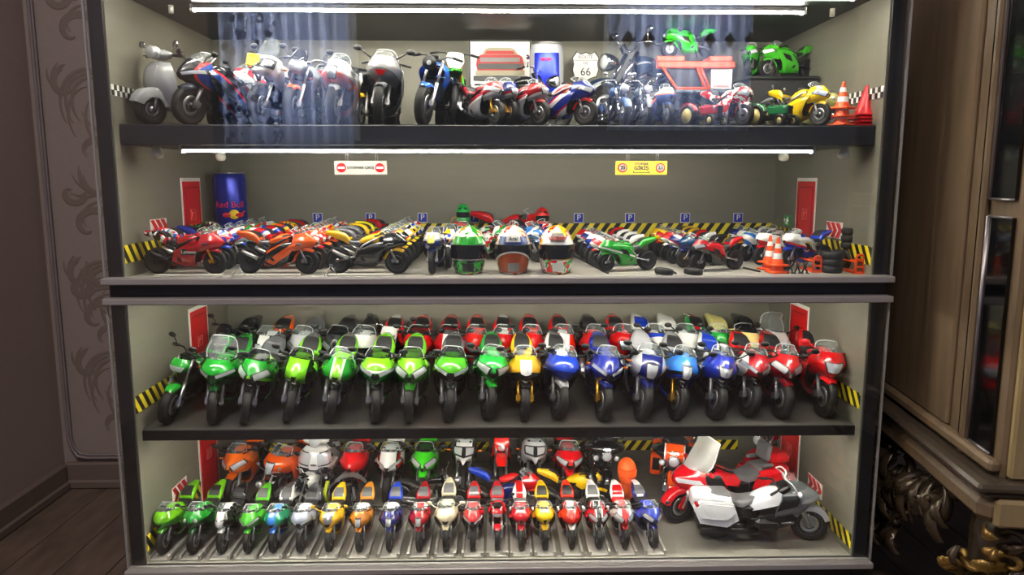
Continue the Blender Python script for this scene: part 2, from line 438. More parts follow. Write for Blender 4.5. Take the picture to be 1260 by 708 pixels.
led(-.48,.51,.200,.5479,'long white LED tube hidden under middle board, farther from the glass',.3,mat('dim_led_diffuser',(255,255,255),.5,emit=(255,246,230),es=LED*.2))
led(-.50,.53,.0275,.3204,'long white LED tube hidden under the third shelf board',.3)
EDGE=mat('screen_edge_highlight',(200,202,200),.3)  # pale rim colour paints the bright highlight along windscreen edges
FRK=mat('fork_grey_metal',(120,120,122),.35,.6)
# ------------------------------------------------------------------ model motorcycles: front contact of the tyre is the origin, nose towards -y, real metres
def wheel_parts(R,w,rr,z,style,y=0.0):
    """tyre, rim and disc meshes standing on the ground with the hub at height z"""
    def tyre():
        prof=[]
        for i in range(10):
            a=math.pi*(i/9); prof.append((rr+(R-rr)*math.sin(a)**.75 if 0<i<9 else rr-.004,-math.cos(a)*w/2*(1 if i in(0,9) else 1.0)))
        prof=[(rr-.012,-w*.40),(rr+.012,-w*.47),(rr+(R-rr)*.5,-w*.5),(R-(R-rr)*.16,-w*.40),(R-.008,-w*.22),(R,0),(R-.008,w*.22),(R-(R-rr)*.16,w*.40),(rr+(R-rr)*.5,w*.5),(rr+.012,w*.47),(rr-.012,w*.40)]
        return MB().lathe(prof,28,'x',(0,y,z))
    def rim():
        b=MB().lathe([(rr-.012,-w*.40),(rr+.006,-w*.44),(rr+.006,-w*.38),(rr-.022,-w*.30),(rr-.022,w*.30),(rr+.006,w*.38),(rr+.006,w*.44),(rr-.012,w*.40),(rr-.05,w*.28),(rr-.05,-w*.28)],24,'x',(0,y,z),closed=True)
        b.lathe([(.045,-w*.45),(.045,w*.45)],12,'x',(0,y,z))
        n={'five':5,'three':3,'wire':14,'ten':10}[style]; t={'five':.026,'three':.036,'wire':.007,'ten':.016}[style]
        for k in range(n):
            a=2*math.pi*k/n+.3
            if style=='wire':
                s=.05*(1 if k%2 else -1)
                b.tube([(s*.8,y+.04*math.cos(a),z+.04*math.sin(a)),(0,y+(rr-.03)*math.cos(a+.2),z+(rr-.03)*math.sin(a+.2))],t,4)
            else:
                b.tube([(0,y+.03*math.cos(a),z+.03*math.sin(a)),(0,y+(rr-.03)*math.cos(a+.12),z+(rr-.03)*math.sin(a+.12))],[t*1.25,t],6)
        return b
    return tyre,rim
def discs(y,z,r,x):
    b=MB()
    for s in ((-1,1) if x>.04 else (1,)):
        b.lathe([(r,s*x-.003),(r,s*x+.003),(r*.62,s*x+.003),(r*.62,s*x-.003)],22,'x',(0,y,z),closed=True)
        b.lathe([(r*.62,s*x-.002),(.03,s*x-.002)],10,'x',(0,y,z))
    return b
def add_wheels(o,wb,Rf=.30,wf=.125,Rr=.315,wr=.19,rrf=.215,rrr=.215,style='five',rim=SATIN,tag_='s',disc=SIL,steer=0,disc_r=.155,rear=True):
    out=[]
    for nm,R,w,rr,y in (('front_wheel',Rf,wf,rrf,0.0),('rear_wheel',Rr,wr,rrr,wb)):
        if nm=='rear_wheel' and not rear: continue
        ty,ri=wheel_parts(R,w,rr,R,style,y); k=(nm,R,w,rr,style,y)
        r_=P(nm,ri,o,rim,('rim',)+k); P('tire',ty,r_,RUB,('tyre',)+k)
        if disc and nm=='front_wheel': P('brake_disc',lambda: discs(0,R,disc_r,w*.42),r_,disc,('disc',disc_r)+k)
        if nm=='front_wheel' and steer: r_.rotation_euler=(0,0,steer)
        out.append(r_)
    return out
def arc_fender(r,a0,a1,wx,drop,y=0,z=.3,n=9,nose=0.0):
    rows=[]
    for i in range(n):
        a=math.radians(a0+(a1-a0)*i/(n-1)); t=i/(n-1); k=1-.35*max(0,(.25-t)/.25) if nose else 1
        c,s=math.cos(a),math.sin(a)
        f=lambda rad,x: (x,y-rad*c,z+rad*s)
        rows.append([f(r,0),f(r-.004,wx*.6*k),f(r-.02,wx*k),f(r-drop,wx*1.05*k)])
    return Surf(rows)
def fork(x,rl,z0,y1,z1,low=.030,up=.022):
    b=MB()
    ym,zm=y1*.5,z0+(z1-z0)*.5
    b.tube([(x,0,z0-.03),(x,ym*.2,z0+(zm-z0)*.2),(x,ym,zm)],[low*.9,low,low],8); b.tube([(x,ym,zm),(x,y1,z1)],up,8,1)
    b.box((x,.05,z0+.03),(low*2.2,.11,.09),0,rx=-.4)
    return b
NOSES={
 'sharp':dict(sx=1.0,r=[[(0,-.02,.99),(.085,.01,.985),(.14,.08,.975),(.175,.22,.955)],[(0,-.13,.90),(.09,-.07,.90),(.16,.03,.89),(.21,.24,.87)],[(0,-.23,.775),(.105,-.12,.79),(.205,.02,.795),(.255,.26,.77)],[(0,-.20,.685),(.09,-.10,.69),(.18,.03,.685),(.24,.27,.65)],[(0,-.09,.635),(.055,-.03,.63),(.12,.06,.60),(.185,.28,.55)]]),
 'round':dict(sx=1.0,r=[[(0,-.02,.985),(.10,.0,.98),(.165,.07,.97),(.20,.21,.95)],[(0,-.14,.905),(.12,-.08,.905),(.20,.02,.89),(.24,.23,.87)],[(0,-.20,.80),(.13,-.13,.81),(.225,.01,.805),(.265,.25,.78)],[(0,-.19,.68),(.095,-.11,.69),(.17,.03,.685),(.235,.27,.65)],[(0,-.11,.60),(.05,-.05,.61),(.105,.08,.60),(.175,.28,.56)]]),
 'race':dict(sx=.96,r=[[(0,-.03,.99),(.08,.0,.985),(.14,.08,.975),(.18,.23,.95)],[(0,-.16,.89),(.09,-.09,.89),(.165,.03,.88),(.22,.25,.86)],[(0,-.26,.77),(.115,-.14,.785),(.215,.01,.78),(.268,.27,.75)],[(0,-.22,.685),(.10,-.11,.69),(.195,.03,.675),(.255,.28,.64)],[(0,-.10,.635),(.06,-.03,.63),(.13,.08,.60),(.195,.28,.55)]]),
 'retro':dict(sx=1.0,r=[[(0,.0,.99),(.10,.02,.99),(.165,.09,.98),(.195,.22,.96)],[(0,-.10,.92),(.12,-.06,.92),(.195,.04,.90),(.225,.24,.88)],[(0,-.16,.82),(.13,-.11,.82),(.21,.02,.81),(.24,.26,.79)],[(0,-.14,.70),(.085,-.07,.70),(.155,.04,.69),(.215,.28,.66)],[(0,-.05,.625),(.05,.0,.625),(.10,.1,.61),(.165,.28,.57)]]),
}
WSCR=[[(0,.22,1.105),(.075,.235,1.10),(.115,.275,1.08),(.135,.34,1.04)],[(0,.08,1.06),(.09,.105,1.055),(.14,.17,1.035),(.162,.27,1.0)],[(0,-.025,.985),(.085,.005,.982),(.142,.078,.972),(.178,.215,.955)]]
WTALL=[[(0,.22,1.30),(.09,.235,1.295),(.15,.28,1.26),(.17,.34,1.18)],[(0,.08,1.15),(.12,.105,1.15),(.175,.18,1.12),(.20,.28,1.04)],[(0,-.025,.985),(.085,.005,.982),(.142,.078,.972),(.178,.215,.955)]]
SIDE=[[(.215,.14,.86),(.262,.16,.73),(.255,.26,.58),(.225,.36,.45),(.15,.42,.30),(0,.45,.27)],[(.20,.32,.875),(.268,.34,.72),(.265,.42,.54),(.225,.48,.35),(.11,.50,.20),(0,.51,.175)],
      [(.185,.55,.87),(.25,.56,.70),(.252,.60,.50),(.205,.64,.32),(.10,.66,.185),(0,.67,.165)],[(.17,.72,.82),(.222,.74,.64),(.218,.78,.46),(.175,.82,.31),(.09,.86,.20),(0,.87,.18)],
      [(.15,.86,.76),(.18,.88,.60),(.175,.94,.44),(.15,.98,.29),(.08,1.02,.21),(0,1.03,.20)]]
TANK=[[(0,.36,.90),(.08,.36,.89),(.13,.38,.84),(.14,.38,.76)],[(0,.46,.955),(.10,.46,.94),(.165,.47,.87),(.17,.47,.76)],[(0,.62,.94),(.11,.62,.92),(.18,.63,.84),(.17,.63,.74)],[(0,.80,.855),(.08,.80,.85),(.12,.8,.80),(.12,.80,.74)],[(0,.88,.80),(.06,.88,.80),(.09,.88,.77),(.10,.88,.72)]]
SEATR=[[(0,.84,.80),(.08,.84,.80),(.12,.85,.77),(.12,.86,.73)],[(0,.98,.79),(.11,.98,.79),(.155,.99,.765),(.15,1.0,.72)],[(0,1.10,.81),(.12,1.10,.81),(.15,1.11,.78),(.14,1.12,.73)],[(0,1.16,.85),(.10,1.16,.845),(.12,1.17,.80),(.12,1.17,.75)]]
TAIL=[[(0,1.08,.84),(.11,1.08,.835),(.165,1.09,.79),(.14,1.10,.70)],[(0,1.18,.965),(.13,1.18,.96),(.185,1.19,.88),(.14,1.2,.76)],[(0,1.40,1.025),(.105,1.40,1.015),(.150,1.40,.935),(.10,1.40,.83)],[(0,1.66,1.03),(.06,1.66,1.02),(.078,1.66,.98),(.05,1.66,.92)]]
NAKEDTAIL=TAIL
def mirror_pair(o,name,gen,m,key,steer=0):
    a=P(name,gen,o,m,key); b=P(name,lambda: gen().mir(),o,m,key+'_m'); return a,b
def engine_block(v2=False):
    b=MB().box((0,.66,.45),(.34,.34,.26),0,bev=.04).box((0,.52,.62),(.34,.20,.20),0,rx=.45,bev=.03).box((0,.40,.56),(.34,.05,.30),1,rx=.15)
    b.box((0,.80,.42),(.30,.22,.22),0,bev=.03)
    for s in(-1,1): b.lathe([(.105,s*.17),(.10,s*.20),(.05,s*.21),(1e-6,s*.21)][::s],16,'x',(0,.74,.42),1)
    return b
def frame_geo(wb=1.42):
    b=MB()
    for s in (-1,1):
        b.tube([(s*.06,.34,.88),(s*.16,.50,.82),(s*.19,.74,.70),(s*.14,.96,.50),(s*.13,.98,.38)],[.035,.045,.045,.04,.035],8,0,.6)
        b.tube([(s*.13,.96,.42),(s*.125,1.2,.36),(s*.11,wb,.315)],[.045,.04,.035],8,0,.55)
        b.tube([(s*.12,.9,.66),(s*.11,1.2,.80),(s*.06,1.52,.92)],.016,6)
    b.tube([(-.11,.95,.42),(.11,.95,.42)],.04,8); b.tube([(-.13,wb,.315),(.13,wb,.315)],.02,8)
    return b
def exhaust_geo(x=-.20,z1=.56,r=.058):
    b=MB().tube([(-.06,.45,.55),(-.07,.42,.36),(-.08,.55,.22),(-.10,.80,.21),(x*.8,1.0,.30)],.028,8,0)
    b.tube([(x*.8,1.0,.30),(x*.95,1.08,.36),(x*1.02,1.12,.385)],[.028,.045,r],10,0); b.tube([(x*1.02,1.12,.385),(x*1.08,1.36,.50),(x*1.1,1.48,z1)],[r,r,r*.9],12,1,.8)
    return b
def clipon():
    return MB().tube([(.10,.34,.94),(.22,.37,.935),(.26,.385,.93)],.014,8).tube([(.235,.375,.932),(.36,.43,.915)],.02,8).tube([(.22,.355,.93),(.28,.345,.925),(.36,.38,.91)],.007,5)
def mirror_geo():
    return MB().tube([(.17,.10,.95),(.25,.06,1.0),(.335,.09,1.06)],[.016,.011,.011],6).ell((.375,.10,1.075),(.068,.026,.042))
def mirror_low():
    return MB().tube([(.26,.36,.95),(.30,.34,1.04),(.35,.34,1.11)],[.010,.009,.009],6).ell((.385,.345,1.13),(.065,.022,.042))
def kick(): return MB().tube([(.13,.88,.30),(.22,.93,.02)],.014,6).box((.225,.925,.012),(.05,.06,.012))
def sport(o,c,nose='sharp',lights='dual',screen=SCR,wscr='std',mirrors=True,rim=SATIN,wstyle='five',forkc=FRK,fender=None,tailc=None,tankc=None,seatc=SEAT,pad=SEAT,lod=2,
          steer=0,exh=SIL,disc=SIL,belly=True,plate=None,intake=K,mirc=K,nosec=None,bellyc=None,stand=True,twin=False,wings=False,sig=False):
    add_wheels(o,1.42,style=wstyle,rim=rim,steer=steer,disc=disc)
    fc=fender or c
    for s in (-1,1):
        P('fork_leg',lambda: fork(s*.098,0,.30,.30,.93),o,[forkc,forkc],'fork%d'%s).rotation_euler=(0,0,steer)
    f=P('front_fender',lambda: MB().grid(arc_fender(.326,55,168,.082,.07,0,.30,9,1).full(13,9)),o,fc,'ffend'); f.rotation_euler=(0,0,steer)
    N=NOSES[nose]; S=Surf(N['r'],sx=N['sx'])
    n=P('front_fairing',lambda: MB().grid(S.full(14,17)),o,nosec or c,'nose'+nose)
    if lights=='dual':
        for s in (-1,1):
            q=[(1.75,s*.42),(1.35,s*2.1),(2.05,s*2.35),(2.65,s*.75)]
            P('headlight',lambda: lamp_patch(S,q,.006),n,[LAMP,K],'hl'+nose+str(s))
    elif lights=='slit':
        for s in (-1,1):
            q=[(2.1,s*.35),(1.55,s*2.3),(2.0,s*2.4),(2.5,s*.5)]
            P('headlight',lambda: lamp_patch(S,q,.006),n,[LAMP,K],'hs'+nose+str(s))
    elif lights=='twinround':
        for s in (-1,1):
            p=S.ev([1.95],[s*.85])[0]
            P('headlight',lambda: MB().ell(tuple(p+np.array([0,.012,0])),(.05,.035,.05)),n,LAMP,'hr'+nose+str(s))
    elif lights in('single','stack'):
        q=[(1.35,-.55),(1.35,.55),(2.9,.45),(2.9,-.45)] if lights=='stack' else [(1.6,-.85),(1.6,.85),(2.7,.6),(2.7,-.6)]
        P('headlight',lambda: lamp_patch(S,q,.006,5,4),n,[LAMP,K],'h'+lights+nose)
    if intake is not None and lights not in('single','stack'):
        q=[(2.15,-.32),(2.15,.32),(3.2,.22),(3.2,-.22)] if nose!='round' else [(2.3,-.6),(2.3,.6),(2.9,.35),(2.9,-.35)]
        P('air_intake',lambda: S.patch(q,.005,3,4),n,intake,'in'+nose)
    if plate is not None:
        q=[(.5,-1.0),(.5,1.0),(2.2,.7),(2.2,-.7)]
        P('number_plate',lambda: S.patch(q,.006,5,5),n,plate,'pl'+nose)
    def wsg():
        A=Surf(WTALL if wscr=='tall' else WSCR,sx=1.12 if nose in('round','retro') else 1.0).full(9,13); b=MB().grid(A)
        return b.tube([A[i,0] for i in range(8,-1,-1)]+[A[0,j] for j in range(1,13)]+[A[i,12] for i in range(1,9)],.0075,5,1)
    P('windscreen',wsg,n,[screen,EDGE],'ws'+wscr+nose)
    if belly:
        b=P('side_fairing',lambda: MB().grid(Surf(SIDE).full(13,19)),o,bellyc or c,'side')
        if lod>1:
            for s in (-1,1):
                SS=Surf(SIDE,mirror=False); 
                def vent():
                    g=SS.patch([(1.0,.9),(2.2,1.1),(2.6,1.9),(1.3,1.8)],.006,4,4)
                    return g if s>0 else g.mir()
                P('side_vent',vent,b,K,'vent%d'%s)
    P('fuel_tank',lambda: MB().grid(Surf(TANK).full(13,13)),o,tankc or c,'tank')
    P('seat',lambda: MB().grid(Surf(SEATR).full(9,9)),o,seatc,'seat')
    T=Surf(TAIL)
    t=P('tail_section',lambda: MB().grid(T.full(11,13)).grid(np.array([[T.P[0][j],T.P[0][6-j]] for j in range(4)])),o,tailc or c,'tail')
    if pad is not None: P('passenger_pad',lambda: T.patch([(.25,-1.05),(.25,1.05),(1.75,.8),(1.75,-.8)],.010,6,5),t,pad,'pad')
    if lod>0:
        P('engine',engine_block,o,[DK,SATIN],'engine'); P('frame',frame_geo,o,SATIN if rim is SATIN else SIL,'frame')
        for s in ((-1,1) if twin else (-1,)): P('exhaust',lambda: exhaust_geo(s*.20),o,[SATIN,exh],'exh%d'%s)
        P('tail_light',lambda: MB().box((0,1.665,.98),(.08,.02,.03),bev=.006),t,REDL,'tl')
    hb=mirror_pair(o,'handlebar',clipon,K,'clip')
    if mirrors: mirror_pair(o,'mirror',mirror_geo,mirc,'mirr')
    if stand: P('kickstand',kick,o,K,'kick')
    if sig:
        for s in(-1,1): P('turn_signal',lambda: MB().ell((s*.285,.20,.80),(.040,.022,.018)),o,AMB,'sig%d'%s)
    if wings:
        for s in(-1,1): P('winglet',lambda: MB().box((s*.29,.08,.74),(.10,.13,.012),ry=s*.25),n,K,'wing%d'%s)
def bar_handle(wide=.38,h=1.06,y=.42,pull=.10):
    return MB().tube([(0,y-.04,h-.06),(.08,y-.03,h-.05),(.16,y,h),(wide*.7,y+.02,h),(wide,y+pull,h-.02)],.013,8).tube([(wide*.66,y+.02,h),(wide,y+pull,h-.02)],.021,8,1).tube([(wide*.6,y-.02,h),(wide*.7,y-.05,h),(wide,y+pull-.05,h-.03)],.007,5)
def naked(o,c,rim=SATIN,wstyle='five',forkc=SIL,fender=None,head='round',barc=K,seatc=SEAT,tailc=None,exh=SIL,lod=2,steer=0,mirrors=True,flyscreen=None,disc=SIL,radiator=None,tankc=None,**_):
    add_wheels(o,1.42,style=wstyle,rim=rim,steer=steer,disc=disc)
    for s in (-1,1): P('fork_leg',lambda: fork(s*.105,0,.30,.30,.98),o,[forkc,forkc],'nfork%d'%s).rotation_euler=(0,0,steer)
    P('front_fender',lambda: MB().grid(arc_fender(.326,55,160,.082,.06,0,.30,9,1).full(13,9)),o,fender or c,'nffend').rotation_euler=(0,0,steer)
    if head=='round':
        h=P('headlight',lambda: MB().lathe([(1e-6,.17),(.06,.15),(.10,.08),(.105,.03),(.10,.015)],18,'y',(0,-.02,.90)).lathe([(.094,.0),(.094,.02),(.1,.02)],18,'y',(0,-.02,.90)),o,SATIN,'nheadr')
        P('lens',lambda: MB().lathe([(.095,.012),(.07,-.006),(1e-6,-.014)],18,'y',(0,-.01,.90)),h,LAMP,'nlens')
    elif head=='plate':
        P('number_plate',lambda: MB().grid(Surf([[(0,.12,1.10),(.08,.13,1.10),(.12,.15,1.08)],[(0,.07,.98),(.10,.09,.98),(.135,.12,.97)],[(0,.03,.86),(.06,.05,.86),(.09,.07,.87)]]).full(7,9)),o,WPL,'nplate')
    else:
        S=Surf([[(0,.06,1.0),(.08,.07,1.0),(.12,.12,.99)],[(0,-.02,.92),(.10,.0,.92),(.15,.08,.91)],[(0,-.03,.84),(.08,-.01,.84),(.12,.07,.84)],[(0,.04,.78),(.04,.05,.78),(.07,.09,.79)]])
        h=P('headlight_cowl',lambda: MB().grid(S.full(9,9)),o,c,'ncowl')
        P('headlight',lambda: S.patch([(1.2,-1.2),(1.2,1.2),(2.2,1.0),(2.2,-1.0)],.006,4,5),h,LAMP,'ncl')
    if flyscreen: P('windscreen',lambda: MB().grid(Surf([[(0,.16,1.16),(.07,.17,1.15),(.10,.2,1.12)],[(0,.08,1.08),(.10,.1,1.08),(.13,.14,1.05)],[(0,.02,.99),(.09,.04,.99),(.12,.1,.97)]]).full(6,9)),o,flyscreen,'nfly')
    P('fuel_tank',lambda: MB().grid(Surf([[(p[0]*1.12,p[1],p[2]+.02) for p in r] for r in TANK]).full(13,13)),o,tankc or c,'ntank')
    for s in (-1,1):
        def shroud():
            g=MB().grid(Surf([[(.17,.28,.88),(.20,.45,.90),(.20,.62,.86)],[(.20,.24,.78),(.235,.42,.77),(.21,.64,.74)],[(.15,.36,.62),(.18,.46,.60),(.17,.6,.66)]],mirror=False).full(7,7))
            return g if s>0 else g.mir()
        P('tank_shroud',shroud,o,radiator or c,'nshroud%d'%s)
    P('seat',lambda: MB().grid(Surf(SEATR).full(9,9)),o,seatc,'seat')
    T=Surf(TAIL)
    t=P('tail_section',lambda: MB().grid(T.full(11,13)).grid(np.array([[T.P[0][j],T.P[0][6-j]] for j in range(4)])),o,tailc or c,'tail'); P('passenger_pad',lambda: T.patch([(.25,-1.05),(.25,1.05),(1.75,.8),(1.75,-.8)],.010,6,5),t,seatc,'pad')
    P('engine',engine_block,o,[DK,SATIN],'engine'); P('frame',frame_geo,o,SATIN,'frame'); P('exhaust',lambda: exhaust_geo(-.2),o,[SIL,exh],'exh-1')
    for s in(-1,1): P('handlebar',(lambda: bar_handle()) if s>0 else (lambda: bar_handle().mir()),o,[barc,K],'nbar%d'%s)
    P('triple_clamp',lambda: MB().box((0,.31,.98),(.26,.09,.035),bev=.01).box((0,.30,1.03),(.13,.06,.05),bev=.012),o,SATIN,'nclamp')
    if mirrors: mirror_pair(o,'mirror',lambda: MB().tube([(.27,.42,1.06),(.30,.41,1.14),(.34,.41,1.19)],[.009,.008,.008],6).ell((.37,.415,1.205),(.062,.02,.04)),K,'nmir')
    P('kickstand',kick,o,K,'kick')
def dirt(o,c,seatc=SEAT,plate=WPL,steer=0,rim=SIL,forkc=GOLD,lights=False,barc=K,**_):
    add_wheels(o,1.46,Rf=.345,wf=.09,Rr=.335,wr=.12,rrf=.275,rrr=.25,style='wire',rim=rim,steer=steer,disc=SIL,disc_r=.13)
    for s in (-1,1): P('fork_leg',lambda: fork(s*.10,0,.345,.34,1.14,.03,.026),o,[SIL,forkc],'dfork%d'%s).rotation_euler=(0,0,steer)
    P('front_fender',lambda: MB().grid(Surf([[(0,-.42,.86),(.05,-.42,.855),(.07,-.41,.84)],[(0,-.2,.93),(.085,-.2,.92),(.11,-.19,.88)],[(0,.08,.93),(.09,.08,.92),(.11,.08,.87)],[(0,.30,.84),(.07,.30,.83),(.09,.30,.79)]]).full(10,9)),o,c,'dfend').rotation_euler=(0,0,steer)
    p=P('number_plate',lambda: MB().grid(Surf([[(0,.20,1.22),(.09,.21,1.22),(.13,.23,1.20)],[(0,.13,1.08),(.11,.15,1.08),(.145,.18,1.07)],[(0,.08,.95),(.06,.10,.95),(.08,.12,.96)]]).full(7,9)),o,plate,'dplate')
    if lights: P('headlight',lambda: MB().ell((0,.08,1.02),(.07,.03,.06)),p,LAMP,'dlamp')
    P('fuel_tank',lambda: MB().grid(Surf([[(0,.36,1.0),(.07,.36,.99),(.11,.37,.93),(.13,.30,.78)],[(0,.52,1.01),(.09,.52,1.0),(.16,.50,.92),(.20,.42,.70)],[(0,.72,.96),(.08,.72,.955),(.14,.72,.90),(.16,.68,.76)]]).full(9,11)),o,c,'dtank')
    P('seat',lambda: MB().grid(Surf([[(0,.62,.99),(.06,.62,.985),(.085,.62,.94)],[(0,.95,.93),(.08,.95,.925),(.10,.95,.87)],[(0,1.3,.96),(.075,1.3,.955),(.09,1.3,.90)]]).full(9,7)),o,seatc,'dseat')
    P('rear_fender',lambda: MB().grid(Surf([[(0,1.15,.93),(.09,1.15,.92),(.12,1.15,.80)],[(0,1.4,.95),(.08,1.4,.94),(.10,1.4,.86)],[(0,1.75,1.0),(.05,1.75,.99),(.06,1.75,.97)]]).full(9,7)),o,c,'drear')
    P('engine',lambda: engine_block().moved((0,.04,.05)),o,[DK,SATIN],'dengine'); P('frame',lambda: frame_geo(1.46).moved((0,0,.03)),o,SATIN,'dframe'); P('exhaust',lambda: exhaust_geo(-.17,.72,.05).moved((0,0,.14)),o,[SIL,SIL],'dexh')
    for s in(-1,1): P('handlebar',(lambda: bar_handle(.40,1.24,.42,.06)) if s>0 else (lambda: bar_handle(.40,1.24,.42,.06).mir()),o,[barc,K],'dbar%d'%s)
def adv(o,c,steer=0,cases=None,beak=True,tall=True,nosec=None,**_):
    add_wheels(o,1.5,Rf=.33,wf=.11,Rr=.325,wr=.16,rrf=.24,rrr=.22,style='five',rim=SATIN,steer=steer)
    for s in (-1,1): P('fork_leg',lambda: fork(s*.11,0,.33,.32,1.08),o,[SIL,SATIN],'afork%d'%s).rotation_euler=(0,0,steer)
    P('front_fender',lambda: MB().grid(arc_fender(.36,55,150,.085,.05,0,.33,9,1).full(11,9)),o,K,'affend').rotation_euler=(0,0,steer)
    S=Surf([[(0,.10,1.12),(.10,.11,1.12),(.17,.18,1.10),(.2,.30,1.06)],[(0,-.02,1.02),(.13,.02,1.02),(.21,.12,1.0),(.235,.3,.97)],[(0,-.14,.92),(.11,-.04,.92),(.21,.10,.90),(.25,.32,.86)],[(0,-.30,.84),(.06,-.08,.84),(.15,.10,.80),(.23,.34,.70)],[(0,-.16,.79),(.05,.02,.78),(.10,.18,.72),(.17,.38,.58)]])
    n=P('front_fairing',lambda: MB().grid(S.full(13,15)),o,nosec or c,'anose')
    P('lamp_mask',lambda: S.patch([(.55,-1.9),(.55,1.9),(2.1,1.7),(2.1,-1.7)],.006,5,7),n,K,'amask')
    for s in(-1,1): P('headlight',lambda: S.patch([(.75,s*.25),(.75,s*1.5),(1.7,s*1.35),(1.8,s*.3)],.012,4,4),n,LAMP,'ahl%d'%s)
    P('windscreen',lambda: MB().grid(Surf([[(0,.30,1.42),(.09,.31,1.41),(.14,.34,1.38)],[(0,.18,1.26),(.12,.2,1.26),(.175,.25,1.22)],[(0,.10,1.12),(.10,.12,1.12),(.165,.19,1.1)]]).full(8,9)),n,SCR,'aws')
    P('fuel_tank',lambda: MB().grid(Surf([[(p[0]*1.25,p[1],p[2]+.08) for p in r] for r in TANK]).full(13,13)),o,c,'atank')
    P('seat',lambda: MB().grid(Surf([[(0,.82,.90),(.09,.82,.89),(.13,.82,.84)],[(0,1.0,.87),(.14,1.0,.86),(.16,1.0,.80)],[(0,1.3,.93),(.13,1.3,.92),(.15,1.3,.86)],[(0,1.55,.94),(.09,1.55,.93),(.10,1.55,.88)]]).full(10,9)),o,SEAT,'aseat')
    P('engine',engine_block,o,[DK,SATIN],'engine'); P('frame',lambda: frame_geo(1.5),o,SATIN,'aframe'); P('exhaust',lambda: exhaust_geo(-.22,.70),o,[SIL,SIL],'aexh')
    for s in(-1,1):
        P('handlebar',(lambda: bar_handle(.43,1.16,.42,.08)) if s>0 else (lambda: bar_handle(.43,1.16,.42,.08).mir()),o,[K,K],'abar%d'%s)
        P('turn_signal',lambda: MB().ell((s*.30,.22,.93),(.045,.025,.02)),o,AMB,'asig%d'%s)
        if cases: P('pannier',lambda: MB().box((s*.36,1.28,.66),(.20,.46,.34),bev=.03),o,cases,'apan%d'%s)
    mirror_pair(o,'mirror',lambda: MB().tube([(.30,.43,1.16),(.33,.42,1.26)],[.01,.009],6).ell((.36,.425,1.29),(.065,.02,.045)),K,'amir')
    P('kickstand',kick,o,K,'kick')
def cruiser(o,c,kind='bare',steer=0,rim=CHR,seatc=SEAT,wstyle='ten',chrome=CHR,bags=None,lowers=None,barh=1.10,**_):
    wb=1.68
    add_wheels(o,wb,Rf=.33,wf=.13,Rr=.32,wr=.18,rrf=.225,rrr=.205,style=wstyle,rim=rim,steer=steer,disc=SIL)
    for s in (-1,1): P('fork_leg',lambda: fork(s*.115,0,.33,.42,1.02,.034,.03),o,[chrome,chrome],'cfork%d'%s).rotation_euler=(0,0,steer)
    P('front_fender',lambda: MB().grid(arc_fender(.362,20,185,.085,.09,0,.33,11).full(17,9)),o,c,'cfend').rotation_euler=(0,0,steer)
    P('rear_fender',lambda: MB().grid(arc_fender(.37,30,205,.125,.13,wb,.33,11).full(17,9)),o,c,'crfend')
    P('fuel_tank',lambda: MB().grid(Surf([[(0,.44,.93),(.06,.44,.92),(.09,.45,.86),(.05,.46,.80)],[(0,.55,1.0),(.11,.55,.98),(.17,.56,.89),(.10,.56,.79)],[(0,.75,.97),(.11,.75,.95),(.165,.76,.87),(.10,.76,.77)],[(0,.98,.84),(.06,.98,.83),(.09,.98,.79),(.05,.98,.74)]]).full(13,13)),o,c,'ctank')
    P('seat',lambda: MB().grid(Surf([[(0,.94,.80),(.10,.94,.79),(.14,.95,.74)],[(0,1.15,.72),(.16,1.15,.72),(.19,1.15,.66)],[(0,1.38,.80),(.14,1.38,.79),(.15,1.38,.70)],[(0,1.62,.83),(.12,1.62,.82),(.13,1.62,.74)],[(0,1.74,.80),(.08,1.74,.79),(.09,1.74,.74)]]).full(13,9)),o,seatc,'cseat')
    def veng():
        b=MB().box((0,.80,.36),(.28,.46,.22),0,bev=.05).box((0,1.08,.40),(.24,.24,.22),0,bev=.05)
        for a,y in ((-.4,.66),(.4,.92)):
            for k in range(6): b.box((0,y+math.sin(a)*.04*k,.50+.04*k),(.22,.19,.018),1,rx=-a)
            b.box((0,y+math.sin(a)*.25,.74),(.18,.15,.08),0,rx=-a,bev=.03)
        b.lathe([(.09,-.20),(.10,-.22),(.05,-.235),(1e-6,-.235)][::-1],16,'x',(0,.79,.56),0); b.lathe([(.10,.13),(.10,.16),(1e-6,.17)],16,'x',(0,.84,.36),0)
        return b
    P('engine',veng,o,[chrome,DK],'cengine')
    P('frame',lambda: MB().tube([(0,.40,.95),(0,.52,.60),(.10,.56,.24),(.12,1.1,.22),(.13,wb,.32)],.022,7).tube([(0,.52,.60),(-.10,.56,.24),(-.12,1.1,.22),(-.13,wb,.32)],.022,7).tube([(0,.4,.93),(0,.9,.76),(.12,1.2,.62),(.13,wb,.32)],.02,6),o,SATIN,'cframe')
    for dz in (0,.09): P('exhaust',lambda: MB().tube([(-.12,.62,.52+dz),(-.17,.58,.40),(-.18,.72,.27+dz),(-.2,1.05,.26+dz)],.025,8).tube([(-.2,1.05,.26+dz),(-.21,1.25,.27+dz),(-.21,1.85,.30+dz)],[.03,.048,.044],10),o,chrome,'cexh%g'%dz)
    for s in(-1,1):
        P('handlebar',(lambda: MB().tube([(0,.40,barh-.08),(.08,.40,barh-.06),(.14,.40,barh+.02),(.30,.46,barh+.02),(.40,.58,barh-.04)],.014,8).tube([(.32,.48,barh+.01),(.40,.58,barh-.04)],.022,8,1)) if s>0 else (lambda: MB().tube([(0,.40,barh-.08),(.08,.40,barh-.06),(.14,.40,barh+.02),(.30,.46,barh+.02),(.40,.58,barh-.04)],.014,8).tube([(.32,.48,barh+.01),(.40,.58,barh-.04)],.022,8,1).mir()),o,[chrome,K],'cbar%g%d'%(barh,s))
